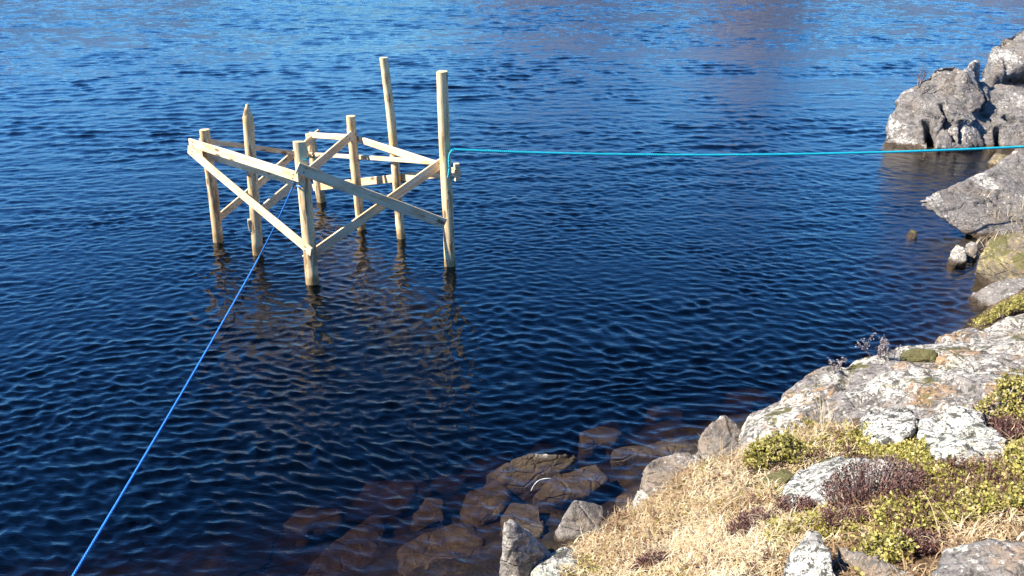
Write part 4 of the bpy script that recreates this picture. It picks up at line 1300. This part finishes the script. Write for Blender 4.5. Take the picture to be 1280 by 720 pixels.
tuft(1256, 270, 130, .17, None, 78, 4.2, 1.5, 0.9, .17, .008)
tuft(1275, 282, 90, .17, None, 79, 4.2, 1.5, 0.9, .15, .008)
# the single pale straw bowed into the water
sc_ = at(664, 610, 0.0)
arcp = [sc_ + Vector((0.0 + .085 * (1 - math.cos(a)), .02 * math.sin(a), -.02 + .085 * math.sin(a))) for a in np.linspace(0, 2.0, 16)]
so = strand_tube(arcp, 0.003, M['rope_white'], 'straw_stalk', None, lay=0.2, strands=3)
tag(so, 'single pale bowed stalk sticking out of the water by the sunken slabs', 'stalk')

# ------------------------------------------------------------------ light, sky, camera
ELEV = math.radians(43)
to_sun = Vector((-.985, -.16, 0)).normalized() * math.cos(ELEV) + Vector((0, 0, math.sin(ELEV)))
sun = D.lights.new('sun', 'SUN'); sun.energy = 5.0; sun.angle = math.radians(0.5); sun.color = (1.0, 0.93, 0.82)
so = D.objects.new('sun', sun); COL.objects.link(so)
so.rotation_euler = to_sun.to_track_quat('Z', 'Y').to_euler()
so.location = (0, 0, 20)
w = D.worlds.new('World'); S.world = w; w.use_nodes = True
nt = w.node_tree
bg = nt.nodes['Background']
sky = nt.nodes.new('ShaderNodeTexSky'); sky.sky_type = 'NISHITA'; sky.sun_disc = False
sky.sun_elevation = ELEV
sky.sun_rotation = math.atan2(to_sun.x, to_sun.y)
sky.altitude = 400; sky.air_density = 1.0; sky.dust_density = 0.25; sky.ozone_density = 3.0
hs = nt.nodes.new('ShaderNodeHueSaturation'); hs.inputs['Saturation'].default_value = 1.22
nt.links.new(sky.outputs[0], hs.inputs['Color'])
tint = nt.nodes.new('ShaderNodeMix'); tint.data_type = 'RGBA'; tint.blend_type = 'MULTIPLY'; tint.inputs[0].default_value = 1.0
tint.inputs[7].default_value = (0.78, 1.06, 1.24, 1)
nt.links.new(hs.outputs[0], tint.inputs[6])
tcw = nt.nodes.new('ShaderNodeTexCoord'); spw = nt.nodes.new('ShaderNodeSeparateXYZ')
nt.links.new(tcw.outputs['Generated'], spw.inputs[0])
rp = nt.nodes.new('ShaderNodeValToRGB')
el = rp.color_ramp.elements
for p_, c_ in ((0.0, (0.46, 0.64, 0.80, 1)), (0.15, (0.54, 0.77, 0.95, 1)), (0.40, (0.60, 0.78, 0.98, 1)), (0.66, (0.31, 0.35, 0.39, 1)), (1.0, (0.22, 0.23, 0.25, 1))):
    e_ = el[0] if p_ == 0.0 else (el[1] if p_ == 1.0 else el.new(p_))
    e_.position = p_; e_.color = c_
nt.links.new(spw.outputs['Z'], rp.inputs['Fac'])
grad = nt.nodes.new('ShaderNodeMix'); grad.data_type = 'RGBA'; grad.blend_type = 'MULTIPLY'; grad.inputs[0].default_value = 1.0
nt.links.new(tint.outputs[2], grad.inputs[6]); nt.links.new(rp.outputs['Color'], grad.inputs[7])
nt.links.new(grad.outputs[2], bg.inputs['Color'])
bg.inputs['Strength'].default_value = 0.15

cam = D.cameras.new('camera'); co_ = D.objects.new('camera', cam); COL.objects.link(co_)
cam.sensor_width = 36; cam.lens = 36 * F / 1280; cam.clip_start = 0.05; cam.clip_end = 3000
co_.location = (0, 0, H); co_.rotation_euler = (math.radians(90) - PIT, 0, 0)
S.camera = co_
S.view_settings.view_transform = 'Standard'; S.view_settings.look = 'None'
S.view_settings.exposure = 1.2; S.view_settings.gamma = 1.0; S.view_settings.use_curve_mapping = False
S.cycles.use_denoising = True; S.cycles.denoising_input_passes = 'RGB'; S.cycles.use_adaptive_sampling = False; S.cycles.max_bounces = 8; S.cycles.transparent_max_bounces = 12; S.cycles.volume_bounces = 0
S.cycles.caustics_reflective = False; S.cycles.caustics_refractive = False
S.cycles.sample_clamp_indirect = 4.0
